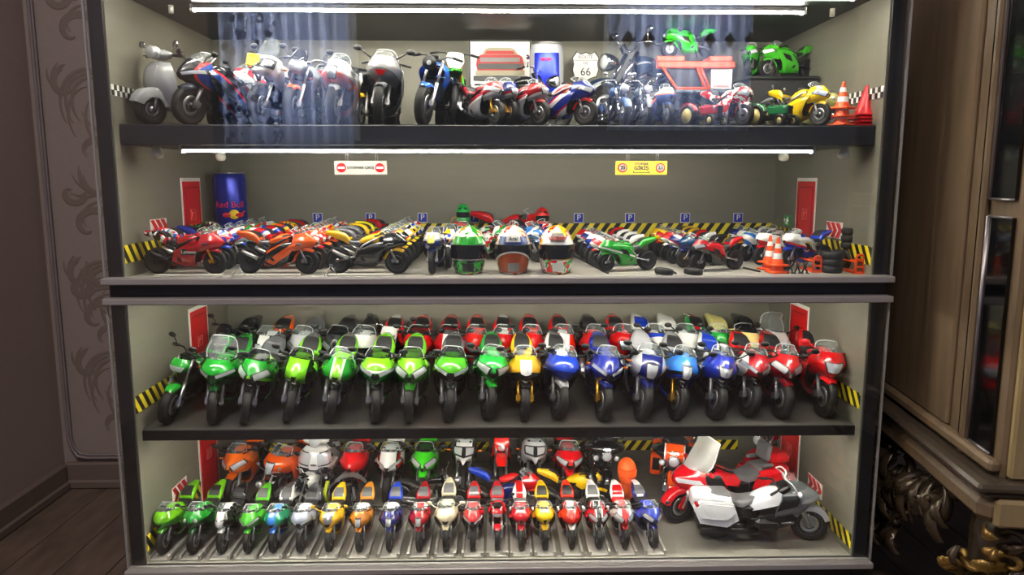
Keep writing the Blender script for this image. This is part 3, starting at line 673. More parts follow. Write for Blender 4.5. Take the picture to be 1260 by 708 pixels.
    mirror_pair(o,'mirror',lambda: MB().tube([(.28,.44,barh+.02),(.32,.40,barh+.12)],.008,6).ell((.35,.40,barh+.16),(.06,.018,.042)),chrome,'cmir%g'%barh)
    hz=.88
    h=P('headlight',lambda: MB().lathe([(1e-6,.22),(.07,.19),(.105,.10),(.112,.03),(.105,.0),(.095,.0)],20,'y',(0,-.02,hz)),o,chrome,'chead')
    P('lens',lambda: MB().lathe([(.097,.006),(.07,-.012),(1e-6,-.02)],18,'y',(0,-.02,hz)),h,LAMP,'clens')
    if kind=='bagger':
        for s in(-1,1): P('spot_lamp',lambda: MB().ell((s*.20,.06,.82),(.055,.05,.055)),h,LAMP,'cspot%d'%s)
        S=Surf([[(0,.14,1.14),(.12,.16,1.14),(.22,.24,1.10),(.28,.38,1.06)],[(0,.02,1.06),(.17,.05,1.06),(.31,.18,1.03),(.38,.38,1.0)],[(0,-.02,.96),(.18,.02,.96),(.34,.18,.95),(.40,.40,.93)],[(0,.01,.84),(.11,.04,.86),(.22,.2,.85),(.30,.4,.84)]])
        n=P('batwing_fairing',lambda: MB().grid(S.full(11,15)),o,c,'cbat')
        P('windscreen',lambda: MB().grid(Surf([[(0,.26,1.26),(.12,.27,1.25),(.19,.31,1.20)],[(0,.20,1.2),(.14,.21,1.19),(.23,.27,1.14)],[(0,.14,1.14),(.12,.16,1.14),(.22,.24,1.1)]]).full(6,9)),n,SMK,'cbws')
        P('air_vent',lambda: S.patch([(1.1,-.4),(1.1,.4),(1.6,.35),(1.6,-.35)],.006,3,4),n,chrome,'cbv')
    if lowers:
        for s in(-1,1):
            l=P('leg_shield',lambda: MB().box((s*.30,.52,.60),(.20,.07,.42),rx=.12,bev=.025),o,lowers,'clow%d'%s)
            P('speaker_grille',lambda: MB().box((s*.30,.476,.61),(.13,.02,.24),rx=.12,bev=.02),l,K,'clg%d'%s)
    if bags:
        for s in(-1,1): P('saddlebag',lambda: MB().box((s*.30,1.72,.56),(.19,.62,.32),bev=.06),o,bags,'cbag%d'%s)
    P('kickstand',kick,o,K,'kick')
def flare(mb,s):
    mb.v=[(x+s*max(0,.86-z)*.30*(abs(x)>.3),y,z) for x,y,z in mb.v]; return mb
def goldwing(o,c,c2,dark=SATIN,trunk=None,steer=0,screen=SCR,tall=False,**_):
    wb=1.70
    add_wheels(o,wb,Rf=.335,wf=.14,Rr=.32,wr=.20,rrf=.235,rrr=.20,style='ten',rim=SIL,steer=steer,disc=SIL,disc_r=.17)
    for s in(-1,1): P('fork_leg',lambda: MB().tube([(s*.11,0,.33),(s*.11,.10,.52),(s*.10,.28,.86)],[.035,.045,.03],8).box((s*.115,.03,.42),(.02,.15,.24),1,rx=-.5),o,[SIL,c2],'gfork%d'%s).rotation_euler=(0,0,steer)
    P('front_fender',lambda: MB().grid(arc_fender(.37,18,150,.10,.10,0,.335,10).full(15,9)),o,c,'gfend').rotation_euler=(0,0,steer)
    S=Surf([[(0,.10,1.08),(.16,.14,1.07),(.27,.34,1.04),(.29,.62,.99)],[(0,-.12,.94),(.18,-.02,.94),(.33,.24,.92),(.37,.66,.90)],[(0,-.16,.82),(.17,-.02,.82),(.34,.24,.78),(.39,.74,.74)],[(0,-.02,.70),(.13,.08,.68),(.28,.32,.60),(.35,.74,.54)]])
    n=P('front_fairing',lambda: MB().grid(S.full(13,17)),o,c2,'gfair')
    for s in(-1,1):
        P('headlight',lambda: S.patch([(1.2,s*.35),(1.0,s*1.9),(1.45,s*2.1),(1.9,s*.6)],.008,4,5),n,LAMP,'ghl%d'%s)
        def slab():
            g=Surf(S.P[:, 3:].tolist(),mirror=False).patch([(.4,2.1),(.3,2.95),(2.1,2.95),(1.7,2.3)],.012,4,4)
            return g if s>0 else g.mir()
        P('side_vent',slab,n,dark,'gvent%d'%s)
        def low():
            g=MB().grid(Surf([[(.35,.42,.66),(.37,.62,.62),(.33,.86,.62)],[(.36,.38,.54),(.385,.60,.48),(.35,.90,.50)],[(.28,.42,.42),(.30,.6,.36),(.28,.86,.38)]],mirror=False).full(7,7)); return g if s>0 else g.mir()
        P('lower_cowl',low,o,dark,'glow%d'%s)
        P('chrome_vent',lambda: MB().box((s*.375,.52,.50),(.03,.24,.045),rx=-.05,bev=.012),o,CHR,'gchr%d'%s)
        P('cylinder_head',lambda: MB().box((s*.31,.86,.44),(.16,.46,.22),bev=.06).box((s*.40,.86,.44),(.02,.34,.13),1,bev=.02),o,[dark,DK],'gcyl%d'%s)
        bag=P('saddlebag',lambda: flare(MB().prism([(1.40,.56),(1.48,.82),(2.06,.86),(2.20,.72),(2.10,.50),(1.62,.44)],s*.20,s*.36,0,'yz'),s),o,c,'gbag%d'%s)
        P('bag_lid',lambda: flare(MB().prism([(1.46,.68),(1.51,.80),(2.05,.835),(2.15,.74),(2.09,.60),(1.62,.56)],s*.358,s*.39,0,'yz'),s),bag,c,'gbagl%d'%s)
        P('tail_light',lambda: MB().box((s*.32,2.14,.80),(.14,.06,.06),rx=.5,bev=.012),bag,REDL,'gtl%d'%s)
        P('exhaust',lambda: MB().tube([(s*.24,1.0,.28),(s*.27,1.4,.28),(s*.28,2.05,.30)],[.04,.065,.06],10),o,SATIN if trunk is None else CHR,'gexh%d'%s)
        P('handlebar',(lambda: MB().tube([(.05,.62,1.04),(.22,.64,1.08),(.36,.80,1.04)],.018,8).tube([(.28,.70,1.06),(.38,.84,1.03)],.026,8)) if s>0 else (lambda: MB().tube([(.05,.62,1.04),(.22,.64,1.08),(.36,.80,1.04)],.018,8).tube([(.28,.70,1.06),(.38,.84,1.03)],.026,8).mir()),o,K,'gbar%d'%s)
        P('mirror',lambda: MB().tube([(s*.30,.36,1.0),(s*.42,.34,1.05)],.015,6).ell((s*.46,.35,1.07),(.08,.04,.05)),n,c,'gmir%d'%s)
    ht=1.62 if tall else 1.36
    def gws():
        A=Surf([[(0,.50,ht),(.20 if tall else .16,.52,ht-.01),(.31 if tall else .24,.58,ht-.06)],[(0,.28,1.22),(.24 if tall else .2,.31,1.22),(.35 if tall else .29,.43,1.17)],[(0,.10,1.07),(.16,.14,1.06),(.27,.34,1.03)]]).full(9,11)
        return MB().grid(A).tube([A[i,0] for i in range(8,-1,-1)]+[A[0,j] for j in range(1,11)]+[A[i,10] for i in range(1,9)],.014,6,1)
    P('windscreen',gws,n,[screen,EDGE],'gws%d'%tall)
    P('dashboard',lambda: MB().box((0,.52,1.02),(.36,.22,.12),rx=-.5,bev=.03),n,K,'gdash')
    P('fuel_tank',lambda: MB().grid(Surf([[(0,.56,1.02),(.12,.56,1.0),(.2,.58,.94),(.28,.60,.80)],[(0,.8,1.0),(.13,.8,.98),(.22,.82,.9),(.29,.84,.74)],[(0,1.06,.88),(.12,1.06,.86),(.19,1.08,.80),(.24,1.08,.66)],[(0,1.2,.80),(.10,1.2,.79),(.15,1.22,.74),(.18,1.24,.62)]]).full(13,13)),o,c,'gtank')
    P('seat',lambda: MB().grid(Surf([[(0,1.04,.88),(.12,1.04,.87),(.17,1.05,.80)],[(0,1.28,.80),(.2,1.28,.80),(.24,1.28,.72)],[(0,1.48,.86),(.2,1.48,.86),(.23,1.48,.76)],[(0,1.56,.95),(.18,1.56,.94),(.22,1.56,.8)],[(0,1.82,.95),(.18,1.82,.94),(.21,1.82,.84)],[(0,1.98,.94),(.14,1.98,.93),(.16,1.98,.86)]]).full(16,11)),o,SEATG,'gseat')
    P('side_cover',lambda: MB().box((0,1.16,.60),(.46,.40,.30),bev=.06),o,dark,'gside')
    P('tail_section',lambda: MB().grid(Surf([[(0,1.5,.90),(.2,1.5,.89),(.29,1.5,.82),(.27,1.5,.66)],[(0,1.9,.96),(.2,1.9,.94),(.30,1.9,.87),(.27,1.9,.70)],[(0,2.16,.94),(.16,2.16,.92),(.24,2.14,.86),(.20,2.1,.66)],[(0,2.20,.70),(.12,2.2,.70),(.18,2.16,.68),(.16,2.08,.56)]]).full(13,13)),o,c,'gtail')
    P('engine',lambda: MB().box((0,.86,.42),(.50,.62,.26),0,bev=.06).box((0,.50,.56),(.40,.10,.34),1).box((0,1.3,.42),(.24,.60,.20),0,bev=.05),o,[dark,SATIN],'geng')
    P('rear_fender',lambda: MB().grid(arc_fender(.37,70,200,.13,.10,wb,.33,9).full(13,9)),o,K,'grf')
    P('kickstand',lambda: MB().tube([(.20,1.0,.30),(.30,1.08,.02)],.02,6).box((.305,1.085,.012),(.07,.09,.014)),o,SIL,'gkick')
    if trunk:
        t=P('top_box',lambda: MB().box((0,1.98,1.07),(.50,.42,.22),bev=.08),o,trunk,'gtrunk')
        P('backrest',lambda: MB().box((0,1.74,1.20),(.40,.10,.34),rx=-.15,bev=.045).box((.24,1.66,1.0),(.08,.24,.08),bev=.03).box((-.24,1.66,1.0),(.08,.24,.08),bev=.03),t,SEATG,'gback')
def scooter(o,c,seatc=SEAT,steer=0,modern=False,**_):
    R=.235
    add_wheels(o,1.30,Rf=R,wf=.12,Rr=R,wr=.13,rrf=.15,rrr=.15,style='five',rim=SIL,steer=steer,disc=SIL,disc_r=.11)
    P('front_fender',lambda: MB().grid(arc_fender(.29,15,170,.12,.14,0,.25,9,1).full(13,9)),o,c,'sfend').rotation_euler=(0,0,steer)
    P('fork_leg',lambda: MB().tube([(.085,0,R),(.085,.02,.36),(0,.12,.62),(0,.22,.95)],.025,8),o,SIL,'sfork')
    S=Surf([[(0,.12,.90),(.10,.13,.90),(.15,.17,.90)],[(0,.04,.80),(.16,.07,.80),(.23,.15,.80)],[(0,.0,.62),(.20,.06,.62),(.27,.17,.62)],[(0,.06,.44),(.20,.12,.44),(.27,.22,.46)],[(0,.16,.28),(.17,.22,.26),(.22,.30,.26)]])
    n=P('leg_shield',lambda: MB().grid(S.full(13,11)).grid(S.full(13,11)+np.array([0,.05,0]),0,True),o,c,'sshield')
    P('horn_cover',lambda: S.patch([(.7,-.5),(.7,.5),(2.3,.3),(2.3,-.3)],.012,5,4),n,c,'shorn')
    if modern:
        for s in(-1,1): P('headlight',lambda: lamp_patch(S,[(.9,s*.25),(.7,s*2.0),(1.7,s*1.9),(1.9,s*.3)],.012),n,[LAMP,K],'sml%d'%s)
        P('air_intake',lambda: S.patch([(2.2,-1.2),(2.2,1.2),(2.8,.9),(2.8,-.9)],.010,3,6),n,K,'smi')
        P('windscreen',lambda: MB().grid(Surf([[(0,.26,1.32),(.12,.27,1.31),(.18,.31,1.27)],[(0,.16,1.15),(.15,.19,1.15),(.22,.25,1.12)],[(0,.10,.98),(.14,.14,.98),(.20,.2,.96)]]).full(7,9)),n,SMK,'smw')
    P('handlebar_cover',lambda: MB().ell((0,.20,1.0),(.22,.11,.075)).ell((0,.10,1.02),(.10,.09,.09)),o,c,'shead')
    P('headlight',lambda: MB().lathe([(.088,.04),(.088,.0),(.07,-.012),(1e-6,-.02)],18,'y',(0,.015,1.02)),o,LAMP,'slamp')
    for s in(-1,1):
        P('handlebar',lambda: MB().tube([(s*.18,.22,1.0),(s*.36,.28,.99)],.022,8).tube([(s*.2,.19,1.0),(s*.34,.2,.99)],.007,5),o,K,'sbar%d'%s)
        P('mirror',lambda: MB().tube([(s*.18,.2,1.04),(s*.27,.17,1.10),(s*.30,.17,1.12)],.008,6).lathe([(.045,-.012),(.045,.012),(1e-6,.014)],14,'y',(s*.32,.17,1.14)),o,CHR,'smir%d'%s)
        def side():
            g=MB().grid(Surf([[(.04,.74,.72),(.06,1.1,.78),(.04,1.52,.66)],[(.20,.72,.60),(.27,1.1,.64),(.14,1.55,.54)],[(.22,.70,.42),(.29,1.12,.40),(.13,1.56,.38)],[(.18,.72,.26),(.22,1.0,.24),(.12,1.4,.28)]],mirror=False).full(9,11)); return g if s>0 else g.mir()
        P('side_panel',side,o,c,'sside%d'%s)
    P('floorboard',lambda: MB().box((0,.52,.26),(.40,.60,.05),bev=.02),o,c,'sfloor')
    P('seat_base',lambda: MB().box((0,.80,.48),(.34,.14,.48),bev=.05),o,c,'sbase')
    P('seat',lambda: MB().grid(Surf([[(0,.68,.78),(.10,.68,.77),(.14,.69,.72)],[(0,.95,.80),(.16,.95,.79),(.19,.96,.73)],[(0,1.3,.84),(.15,1.3,.83),(.17,1.3,.76)],[(0,1.5,.80),(.07,1.5,.79),(.09,1.5,.74)]]).full(11,9)),o,seatc,'sseat')
# ------------------------------------------------------------------ the collection
D=math.radians
cG=(24,150,40);cL=(120,205,20);cDG=(18,88,38);cMG=(30,170,60);cR=(212,18,24);cDR=(140,10,24);cO=(245,92,12);cY=(245,195,12);cB=(24,62,190);cDB=(20,32,110);cLB=(50,130,225)
cW=(232,232,228);cS=(176,178,182);cGR=(98,100,104);cK=(18,18,20);cCR=(226,216,182);cPY=(238,228,140);cGD=(214,140,30);cT=(20,140,95);cBR=(150,60,20)
LV=livery
GR={'top':'motorcycles on the top shelf','second':'motorcycles parked on the second shelf','third':'motorcycles on the third shelf','bottom':'motorcycles on the bottom shelf'}
def bike(px,Y,shelf,fn,s,yaw,lean,label,*a,name='toy_motorcycle',dz=0.0,cat='toy motorcycle',**k):
    z=ZF[shelf]+dz
    if shelf=='third':
        lean*=1.5
        if px<640: yaw+=(608-px)/308*5
        if Y<.1 and px not in (206,503,645): k.setdefault('steer',.17)
    o=empty(name,(xat(px,Y,z),Y,z),(0,D(lean),D(yaw)),s)
    tag(o,label,cat,GR[shelf]); fn(o,*a,**k); return o
# ---- third shelf, front row (nose to the glass)
s3=.108
T3='third shelf front row'
bike(206,.055,'third',naked,s3,-14,9,'dark green naked toy motorcycle by left hazard tape, '+T3,LV(cG,cK,cK,'side'),head='cowl',steer=.1,barc=K,mirrors=True,radiator=LV(cK))
bike(262,.050,'third',sport,s3,-3,4,'green sport-touring toy motorcycle with tall clear windscreen, '+T3,LV(cG,cDG,None,'low'),nose='round',lights='slit',wscr='tall',lod=2,screen=SCR,intake=None,sig=True)
bike(300,.050,'third',sport,s3,-2,8,'green toy sport motorcycle with bronze front rim and grey tail hump, '+T3,LV(cG,cK,cL,'low'),rim=BRZ,fender=LV(cK),tankc=LV(cL,cW,cW,'mid'),tailc=LV(cGR),screen=SMK,bellyc=LV(cK,cG,cG,'side'),pad=LV(cGR))
bike(352,.060,'third',sport,s3,1,9,'black and lime toy sport motorcycle with lime tank and tail, '+T3,LV(cK,cL,cL,'side'),nosec=LV(cL,cK,cK,'side'),tankc=LV(cL),tailc=LV(cL,cGR,cGR,'mid'),fender=LV(cK),lights=None,intake=K,screen=SMK)
bike(402,.060,'third',sport,s3,2,9,'green racing toy motorcycle with white-edged pointed nose, '+T3,LV(cG,cK,cW,'low'),nose='race',lights=None,mirrors=False,tankc=LV(cL),tailc=LV(cL,cGR,cGR,'mid'),screen=SCR,nosec=LV(cG,cL,cW,'mid'),bellyc=LV(cK,cG,cG,'side'))
bike(460,.052,'third',sport,s3,1,3,'mid green toy sport motorcycle with lime tail loop and dark headlights, '+T3,LV((38,140,40),cL,cW,'top'),nose='round',lights='slit',intake=K,screen=SMK,tailc=LV(cL),fender=LV(cK))
bike(503,.048,'third',sport,s3,1,2,'green toy sport motorcycle with two pale slanted headlights, '+T3,LV((50,150,34),cL,None,'top'),tailc=LV(cL),screen=SMK,twin=False)
bike(549,.055,'third',sport,s3,1,4,'big lime green toy sport motorcycle with bubble screen, narrow headlight row, '+T3,LV((80,180,30),cK,cK,'low'),nose='round',lights='slit',screen=SMK,fender=LV(cK),tailc=LV(cGR),mirrors=False)
bike(597,.065,'third',sport,s3,2,6,'emerald toy sport motorcycle left of the yellow one, '+T3,LV(cMG,cG,None,'low'),nose='round',lights='dual',screen=SCR)
bike(645,.055,'third',sport,s3,1,1,'yellow toy sport motorcycle with pale grey nose plate, '+T3,LV((240,180,24),cK,None,'low'),lights=None,intake=None,plate=LV((190,190,188)),fender=LV(cK),bellyc=LV(cY,cK,None,'low'),forkc=GOLD,twin=True,tailc=LV(cY,cK,cK,'mid'),lod=2)
bike(684,.062,'third',sport,s3,3,6,'royal blue toy motorcycle with silver fender, right of the yellow one, '+T3,LV(cB,cDB,None,'low'),nose='round',lights=None,intake=None,fender=LV(cS),tankc=LV(cB,cW,cW,'mid'),tailc=LV(cW,cGR,cGR,'mid'),screen=SCR)
bike(739,.055,'third',sport,s3,-1,5,'dark blue toy sport motorcycle with sharp slit headlights, '+T3,LV((28,42,150),cDB,None,'low'),lights='slit',screen=SCR,forkc=GOLD,sig=True)
bike(786,.052,'third',sport,s3*1.04,-4,7,'navy and silver bulbous toy sport motorcycle with stacked headlight, '+T3,LV(cDB,cS,cS,'side'),nose='round',lights='stack',fender=LV(cDB),tailc=LV(cS),tankc=LV(cS),screen=SCR,pad=LV(cS),sig=True)
bike(829,.056,'third',sport,s3,-4,7,'sky blue toy sport motorcycle with gold forks and bare front wheel, '+T3,LV(cLB,cB,cK,'low'),lights='stack',forkc=GOLD,fender=LV(cK),rim=SIL,screen=SCR,tailc=LV(cS))
bike(876,.058,'third',sport,s3,-4,7,'dark blue and white toy sport motorcycle with blue front rim, '+T3,LV(cDB,cW,cW,'side'),lights='single',fender=LV(cK),rim=livery(cDB),nosec=LV((30,48,170)),tailc=LV(cW,cB,cB,'mid'),pad=LV(cB),bellyc=LV(cS,cK,None,'low'))
bike(917,.068,'third',sport,s3,-5,7,'dark crimson toy sport motorcycle with white nose flashes, '+T3,LV(cDR,cK,None,'low'),lights='slit',nosec=LV((170,12,30),cW,cW,'side'),tailc=LV(cR),screen=SCR)
bike(958,.060,'third',sport,s3,-7,5,'red toy sport motorcycle with silver v-shaped nose badge and two headlights, '+T3,LV((195,18,24),cDR,None,'low'),lights='dual',intake=CHR,screen=SCR)
bike(1011,.066,'third',sport,s3*1.03,-8,4,'bright red toy motorcycle with single headlight beside right hazard tape, '+T3,LV(cR),nose='round',lights='single',rim=SIL,screen=SCR,mirc=LV(cR))
# ---- third shelf, back row
B3='third shelf back row'; yb=.232
def back3(px,fn,label,*a,yaw=0,lean=4,Y=yb,s=s3,**k): return bike(px,Y,'third',fn,s,yaw,lean,label,*a,**k)
back3(268,naked,'black naked toy motorcycle near left red door, '+B3,LV(cK),yaw=-10,flyscreen=SMK,steer=.05)
back3(322,sport,'black toy sport motorcycle with orange tail loop, '+B3,LV(cK,cW,cW,'mid'),nose='round',lights='single',tailc=LV(cO),lod=1,yaw=-4)
back3(364,sport,'silver toy sport motorcycle with chromed tail loop, '+B3,LV(cS,cK,None,'low'),lights='dual',tailc=LV(cGR),lod=1,yaw=-3,pad=LV(cGR))
back3(408,sport,'dark grey toy sport-tourer with smoked screen, '+B3,LV((48,50,54),cK,None,'low'),wscr='std',screen=SMK,lod=1,yaw=-2)
back3(441,sport,'black and white round-nosed toy sport motorcycle, '+B3,LV(cK,cW,cW,'top'),nose='round',lights=None,mirrors=False,lod=1,tailc=LV(cK))
back3(472,naked,'red toy streetfighter with high chrome handlebars and open fork, '+B3,LV(cR,cW,cW,'mid'),head='plate',barc=CHR,radiator=LV(cR))
back3(508,sport,'red toy sport motorcycle with dark screen and solid red tail, '+B3,LV(cR),nose='round',lights=None,mirrors=True,screen=SMK,lod=1)
back3(545,sport,'red toy sport motorcycle with white-edged screen panel, '+B3,LV(cR,cW,cW,'mid'),lights=None,lod=1,tailc=LV(cR),screen=SMK)
back3(579,sport,'red toy sport motorcycle with amber eyes and black tail pad, '+B3,LV((225,26,22)),lights='dual',lod=1,fender=LV(cR))
back3(613,sport,'red toy sport motorcycle with white nose lettering panel, '+B3,LV((215,20,26),cW,cW,'mid'),lights='slit',lod=1,nosec=LV((215,20,26)),intake=WPL)
back3(648,sport,'red toy sport motorcycle behind the yellow one, with low pointed nose, '+B3,LV((230,20,20)),nose='sharp',lights='slit',lod=1)
back3(687,sport,'red-orange and white racing toy motorcycle behind the royal blue one, '+B3,LV((225,40,16),cW,cW,'mid'),nose='race',lights=None,mirrors=False,lod=1,tailc=LV(cR))
back3(727,sport,'red toy motorcycle with twin round lights and bare side, '+B3,LV(cR,cK,cK,'low'),lights='twinround',lod=1,nosec=LV(cR),tailc=LV(cK))
back3(762,sport,'plain red toy motorcycle left of the white-blue-red one, '+B3,LV((218,16,20)),nose='retro',lights='single',lod=1,mirrors=True)
back3(802,sport,'white toy motorcycle with blue-red stripes and blue tail pad, '+B3,LV(cW,cB,cR,'slash'),lights='dual',lod=1,tailc=LV(cW),pad=LV(cB),yaw=4)
back3(840,sport,'plain white toy sport motorcycle with bubble screen, '+B3,LV(cW),nose='round',lights=None,lod=1,tailc=LV(cW),pad=LV(cW),yaw=5)
back3(880,sport,'white toy motorcycle with green and red tricolour tail, '+B3,LV(cW,(20,140,60),cR,'slash'),lights='single',lod=1,tailc=LV((20,150,60),cR,cW,'mid'),nosec=LV(cW,cMG,cMG,'front'),yaw=7)
back3(915,sport,'pale yellow toy sport motorcycle, only cream-yellow one in '+B3,LV(cPY),nose='round',lights=None,lod=1,mirrors=False,tailc=LV(cPY),pad=LV(cPY),yaw=10,screen=SMK)
back3(949,sport,'white and black toy sport motorcycle next to right red door, '+B3,LV(cW,cK,cK,'low'),nose='retro',lights='twinround',lod=1,tailc=LV(cK),yaw=9,screen=SCR,wscr='tall')
# ---- bottom shelf, small front row on channel rails
s4=.068; B4='bottom shelf front row'
def small4(px,label,*a,**k):
    Y=.034
    r=P('display_rail',lambda: MB().box((0,.075,.0015),(.034,.150,.003),bev=.0008).box((-.0155,.075,.0055),(.004,.150,.006)).box((.0155,.075,.0055),(.004,.150,.006)),None,RAIL,'rail')
    x=xat(px,Y,ZF['bottom']); r.location=(x,.012,ZF['bottom']); tag(r,'grey channel rail under the '+label,'display rail','channel rails under the small motorcycles')
    k.setdefault('lod',1); k.setdefault('stand',False); fn=k.pop('fn',sport); yaw=k.pop('yaw',0); s=k.pop('s',s4)
    return bike(px,Y,'bottom',fn,s,yaw,0,label+', '+B4,*a,dz=.003,**k)
RAIL=mottled('pale_grey_rail',(176,174,166),(196,193,184),20,.5,.05)
small4(203,'green toy motorcycle nearest the left hazard tape',LV((70,160,40),cL,None,'top'),nose='round',lights=None,yaw=-4,s=.072,mirrors=False)
small4(240,'dark green toy motorcycle with round white headlight',LV((22,96,44),cG,None,'top'),nose='round',lights='twinround',yaw=-3,s=.072,rim=SIL,tailc=LV(cL))
small4(275,'black toy motorcycle with silver screen',LV(cK,cW,cW,'mid'),lights='single',tailc=LV(cK),s=.070)
small4(307,'lime green toy motorcycle with dark tail pad',LV((76,190,44)),lights='slit',tailc=LV((100,205,40)),pad=SEATG)
small4(338,'teal toy motorcycle with blue nose panel and white tail',LV(cT,cLB,cLB,'mid'),nose='round',lights=None,tailc=LV(cW,cGR,cGR,'mid'),pad=SEATG,mirrors=False)
small4(371,'silver-blue toy motorcycle with white tank',LV((150,160,178),cGR,None,'low'),nose='round',lights='slit',tankc=LV(cW),tailc=LV(cGR),rim=SIL)
small4(406,'yellow toy motorcycle with hand guards and grey tail pad',LV((240,190,20)),nose='round',lights=None,plate=SIL,tailc=LV(cY),pad=SEATG,mirc=LV(cY))
small4(443,'amber gold toy motorcycle with white tank',LV((205,125,24)),nose='sharp',lights='stack',tankc=LV(cW),pad=SEATG,tailc=LV((220,140,30)))
small4(480,'navy blue toy motorcycle with white tank',LV((22,36,120)),nose='sharp',lights='stack',tankc=LV(cW),pad=SEATG,tailc=LV(cB))
small4(516,'ruby red toy motorcycle with silver tank and red fender',LV((178,14,32)),nose='sharp',lights='stack',tankc=LV(cW,cR,cR,'mid'),pad=SEATG)
small4(549,'ivory toy motorcycle with bulbous fairing',LV(cCR),nose='round',lights=None,pad=SEATG,mirc=LV(cCR),s=.072,mirrors=True)
small4(582,'red and black toy motorcycle with slit headlights',LV((190,16,30),cK,None,'low'),lights='slit',tailc=LV(cR),pad=LV(cGR))
small4(612,'red toy streetfighter with tiny silver headlight',LV((205,22,34)),head='cowl',fn=naked,tailc=None,seatc=SEATG)
small4(641,'red toy motorcycle with white red-striped tail',LV((200,16,34)),nose='retro',lights=None,tailc=LV(cW,cR,cR,'mid'),pad=None,seatc=SEATG,mirrors=False,stand=False)
small4(670,'yellow toy motorcycle with black tail pad and plain nose',LV((242,200,14)),nose='retro',lights=None,tailc=LV(cY),mirrors=False)
small4(703,'orange-red toy motorcycle with white nose lines',LV((222,34,22),cW,None,'mid'),nosec=LV((222,34,22)),lights=None,tailc=LV((222,50,22)),mirrors=False,intake=K)
small4(736,'red toy motorcycle with black nose wedge and white tail',LV((200,16,28),cK,cW,'mid'),lights='dual',tailc=LV(cW),pad=SEATG,intake=None)
small4(768,'white toy motorcycle with red nose wedge and red seat',LV(cW,cR,cR,'mid'),lights='dual',tailc=LV(cW),pad=LV(cR),seatc=LV(cR),intake=None,fender=LV(cR))
small4(803,'blue and silver toy motorcycle at right end of the rails',LV((30,60,190),cDB,None,'low'),lights='dual',tailc=LV(cDB,cW,cW,'mid'),yaw=6,pad=SEATG)
# middle row, sideways behind the small ones
M4='bottom shelf middle row'
bike(318,.175,'bottom',cruiser,.066,-20,5,'black toy cruiser with white handlebar, '+M4,LV(cK),wstyle='wire',chrome=SIL)
bike(362,.172,'bottom',naked,.070,-25,6,'white and chrome toy motorcycle with wide bar, '+M4,LV(cW),barc=WPL,head='round',mirrors=False)
bike(398,.19,'bottom',naked,.070,15,6,'grey toy motorcycle behind the small yellow one, '+M4,LV(cGR),barc=SIL,head='round',mirrors=False)
bike(565,.178,'bottom',cruiser,.066,80,6,'black toy cruiser parked sideways with long black seat, '+M4,LV(cK),chrome=SIL,wstyle='ten')
bike(655,.176,'bottom',sport,.072,78,6,'red and blue toy motorcycle parked sideways with blue tail, '+M4,LV(cR,cR,cW,'plain'),tailc=LV(cB),bellyc=LV(cDB),lights='single',tankc=LV(cR))
bike(738,.176,'bottom',naked,.070,80,6,'yellow and black toy motorcycle parked sideways with yellow tail, '+M4,LV(cY),head='cowl',tailc=LV(cY),seatc=SEAT,barc=K)
# back row
R4='bottom shelf back row'; sb=.100
def back4(px,fn,label,*a,yaw=0,lean=3,Y=.222,s=sb,**k): return bike(px,Y,'bottom',fn,s,yaw,lean,label,*a,**k)
back4(286,sport,'orange toy sport motorcycle with two white headlights beside left red door, '+R4,LV((248,110,14)),lights='dual',yaw=-3,lod=1,sig=True)
back4(332,sport,'orange toy motorcycle with silver stacked headlight leaning over, '+R4,LV((240,88,14)),nose='round',lights='stack',yaw=-16,lean=10,lod=1)
back4(384,scooter,'large white toy maxi-scooter, '+R4,LV((222,222,218)),yaw=4,lean=4,s=.115,modern=True)
back4(431,sport,'red toy sport motorcycle behind the lime arched one, '+R4,LV((226,18,24)),lights=None,lod=1,nosec=LV((226,18,24)))
back4(476,sport,'white and black toy sport motorcycle with red side stripes, '+R4,LV(cW,cK,cR,'low'),lights='slit',lod=1,nosec=LV(cW,cR,cK,'side'),fender=LV(cK))
back4(519,sport,'bright green toy sport motorcycle with dark centre screen, '+R4,LV((60,195,30)),lights='dual',screen=SMK,lod=1,fender=LV((60,195,30)))
back4(568,adv,'white and black tall toy adventure motorcycle, '+R4,LV(cW,cK,cK,'side'))
back4(614,dirt,'red toy enduro motorcycle with amber indicators, '+R4,LV((232,28,22)),plate=LV((232,28,22)),lights=True,forkc=SIL)
back4(655,adv,'silver toy adventure motorcycle with panniers, '+R4,LV((186,188,190)),cases=SIL)
back4(698,sport,'red toy sport-tourer with white headlights, right of the silver adventure one, '+R4,LV((222,18,28)),nose='round',lights='dual',lod=1)
back4(743,cruiser,'black toy bagger with chrome forks and handlebar fairing, '+R4,LV(cK),kind='bagger',s=.098,yaw=0)
back4(824,cruiser,'orange toy bagger with chrome forks and lower fairings, '+R4,LV((246,84,20),cK,cW,'side') ,kind='bagger',s=.106,yaw=-14,bags=LV((246,84,20)),lowers=LV((246,84,20)),Y=.178)
# big tourers at the right
bike(994,.060,'bottom',goldwing,.0905,86,0,'silver and grey toy touring motorcycle parked sideways, nearest the glass, bottom shelf right',LV((196,198,202)),LV((112,116,120)),SATIN,steer=-.15)
bike(834,.128,'bottom',goldwing,.097,-74,2,'red toy touring motorcycle with tall windscreen and top box behind the silver one, bottom shelf',LV((205,14,28)),LV((196,12,26)),SATIN,trunk=LV((205,14,28)),tall=True,steer=.1,screen=clearmat('milky_screen',(235,236,232),.42))
bike(925,.305,'bottom',cruiser,.100,-52,5,'dark red toy cruiser in the corner by right red door, bottom shelf',LV((190,10,30)),kind='bare',bags=LV((190,10,30)),seatc=SEAT)
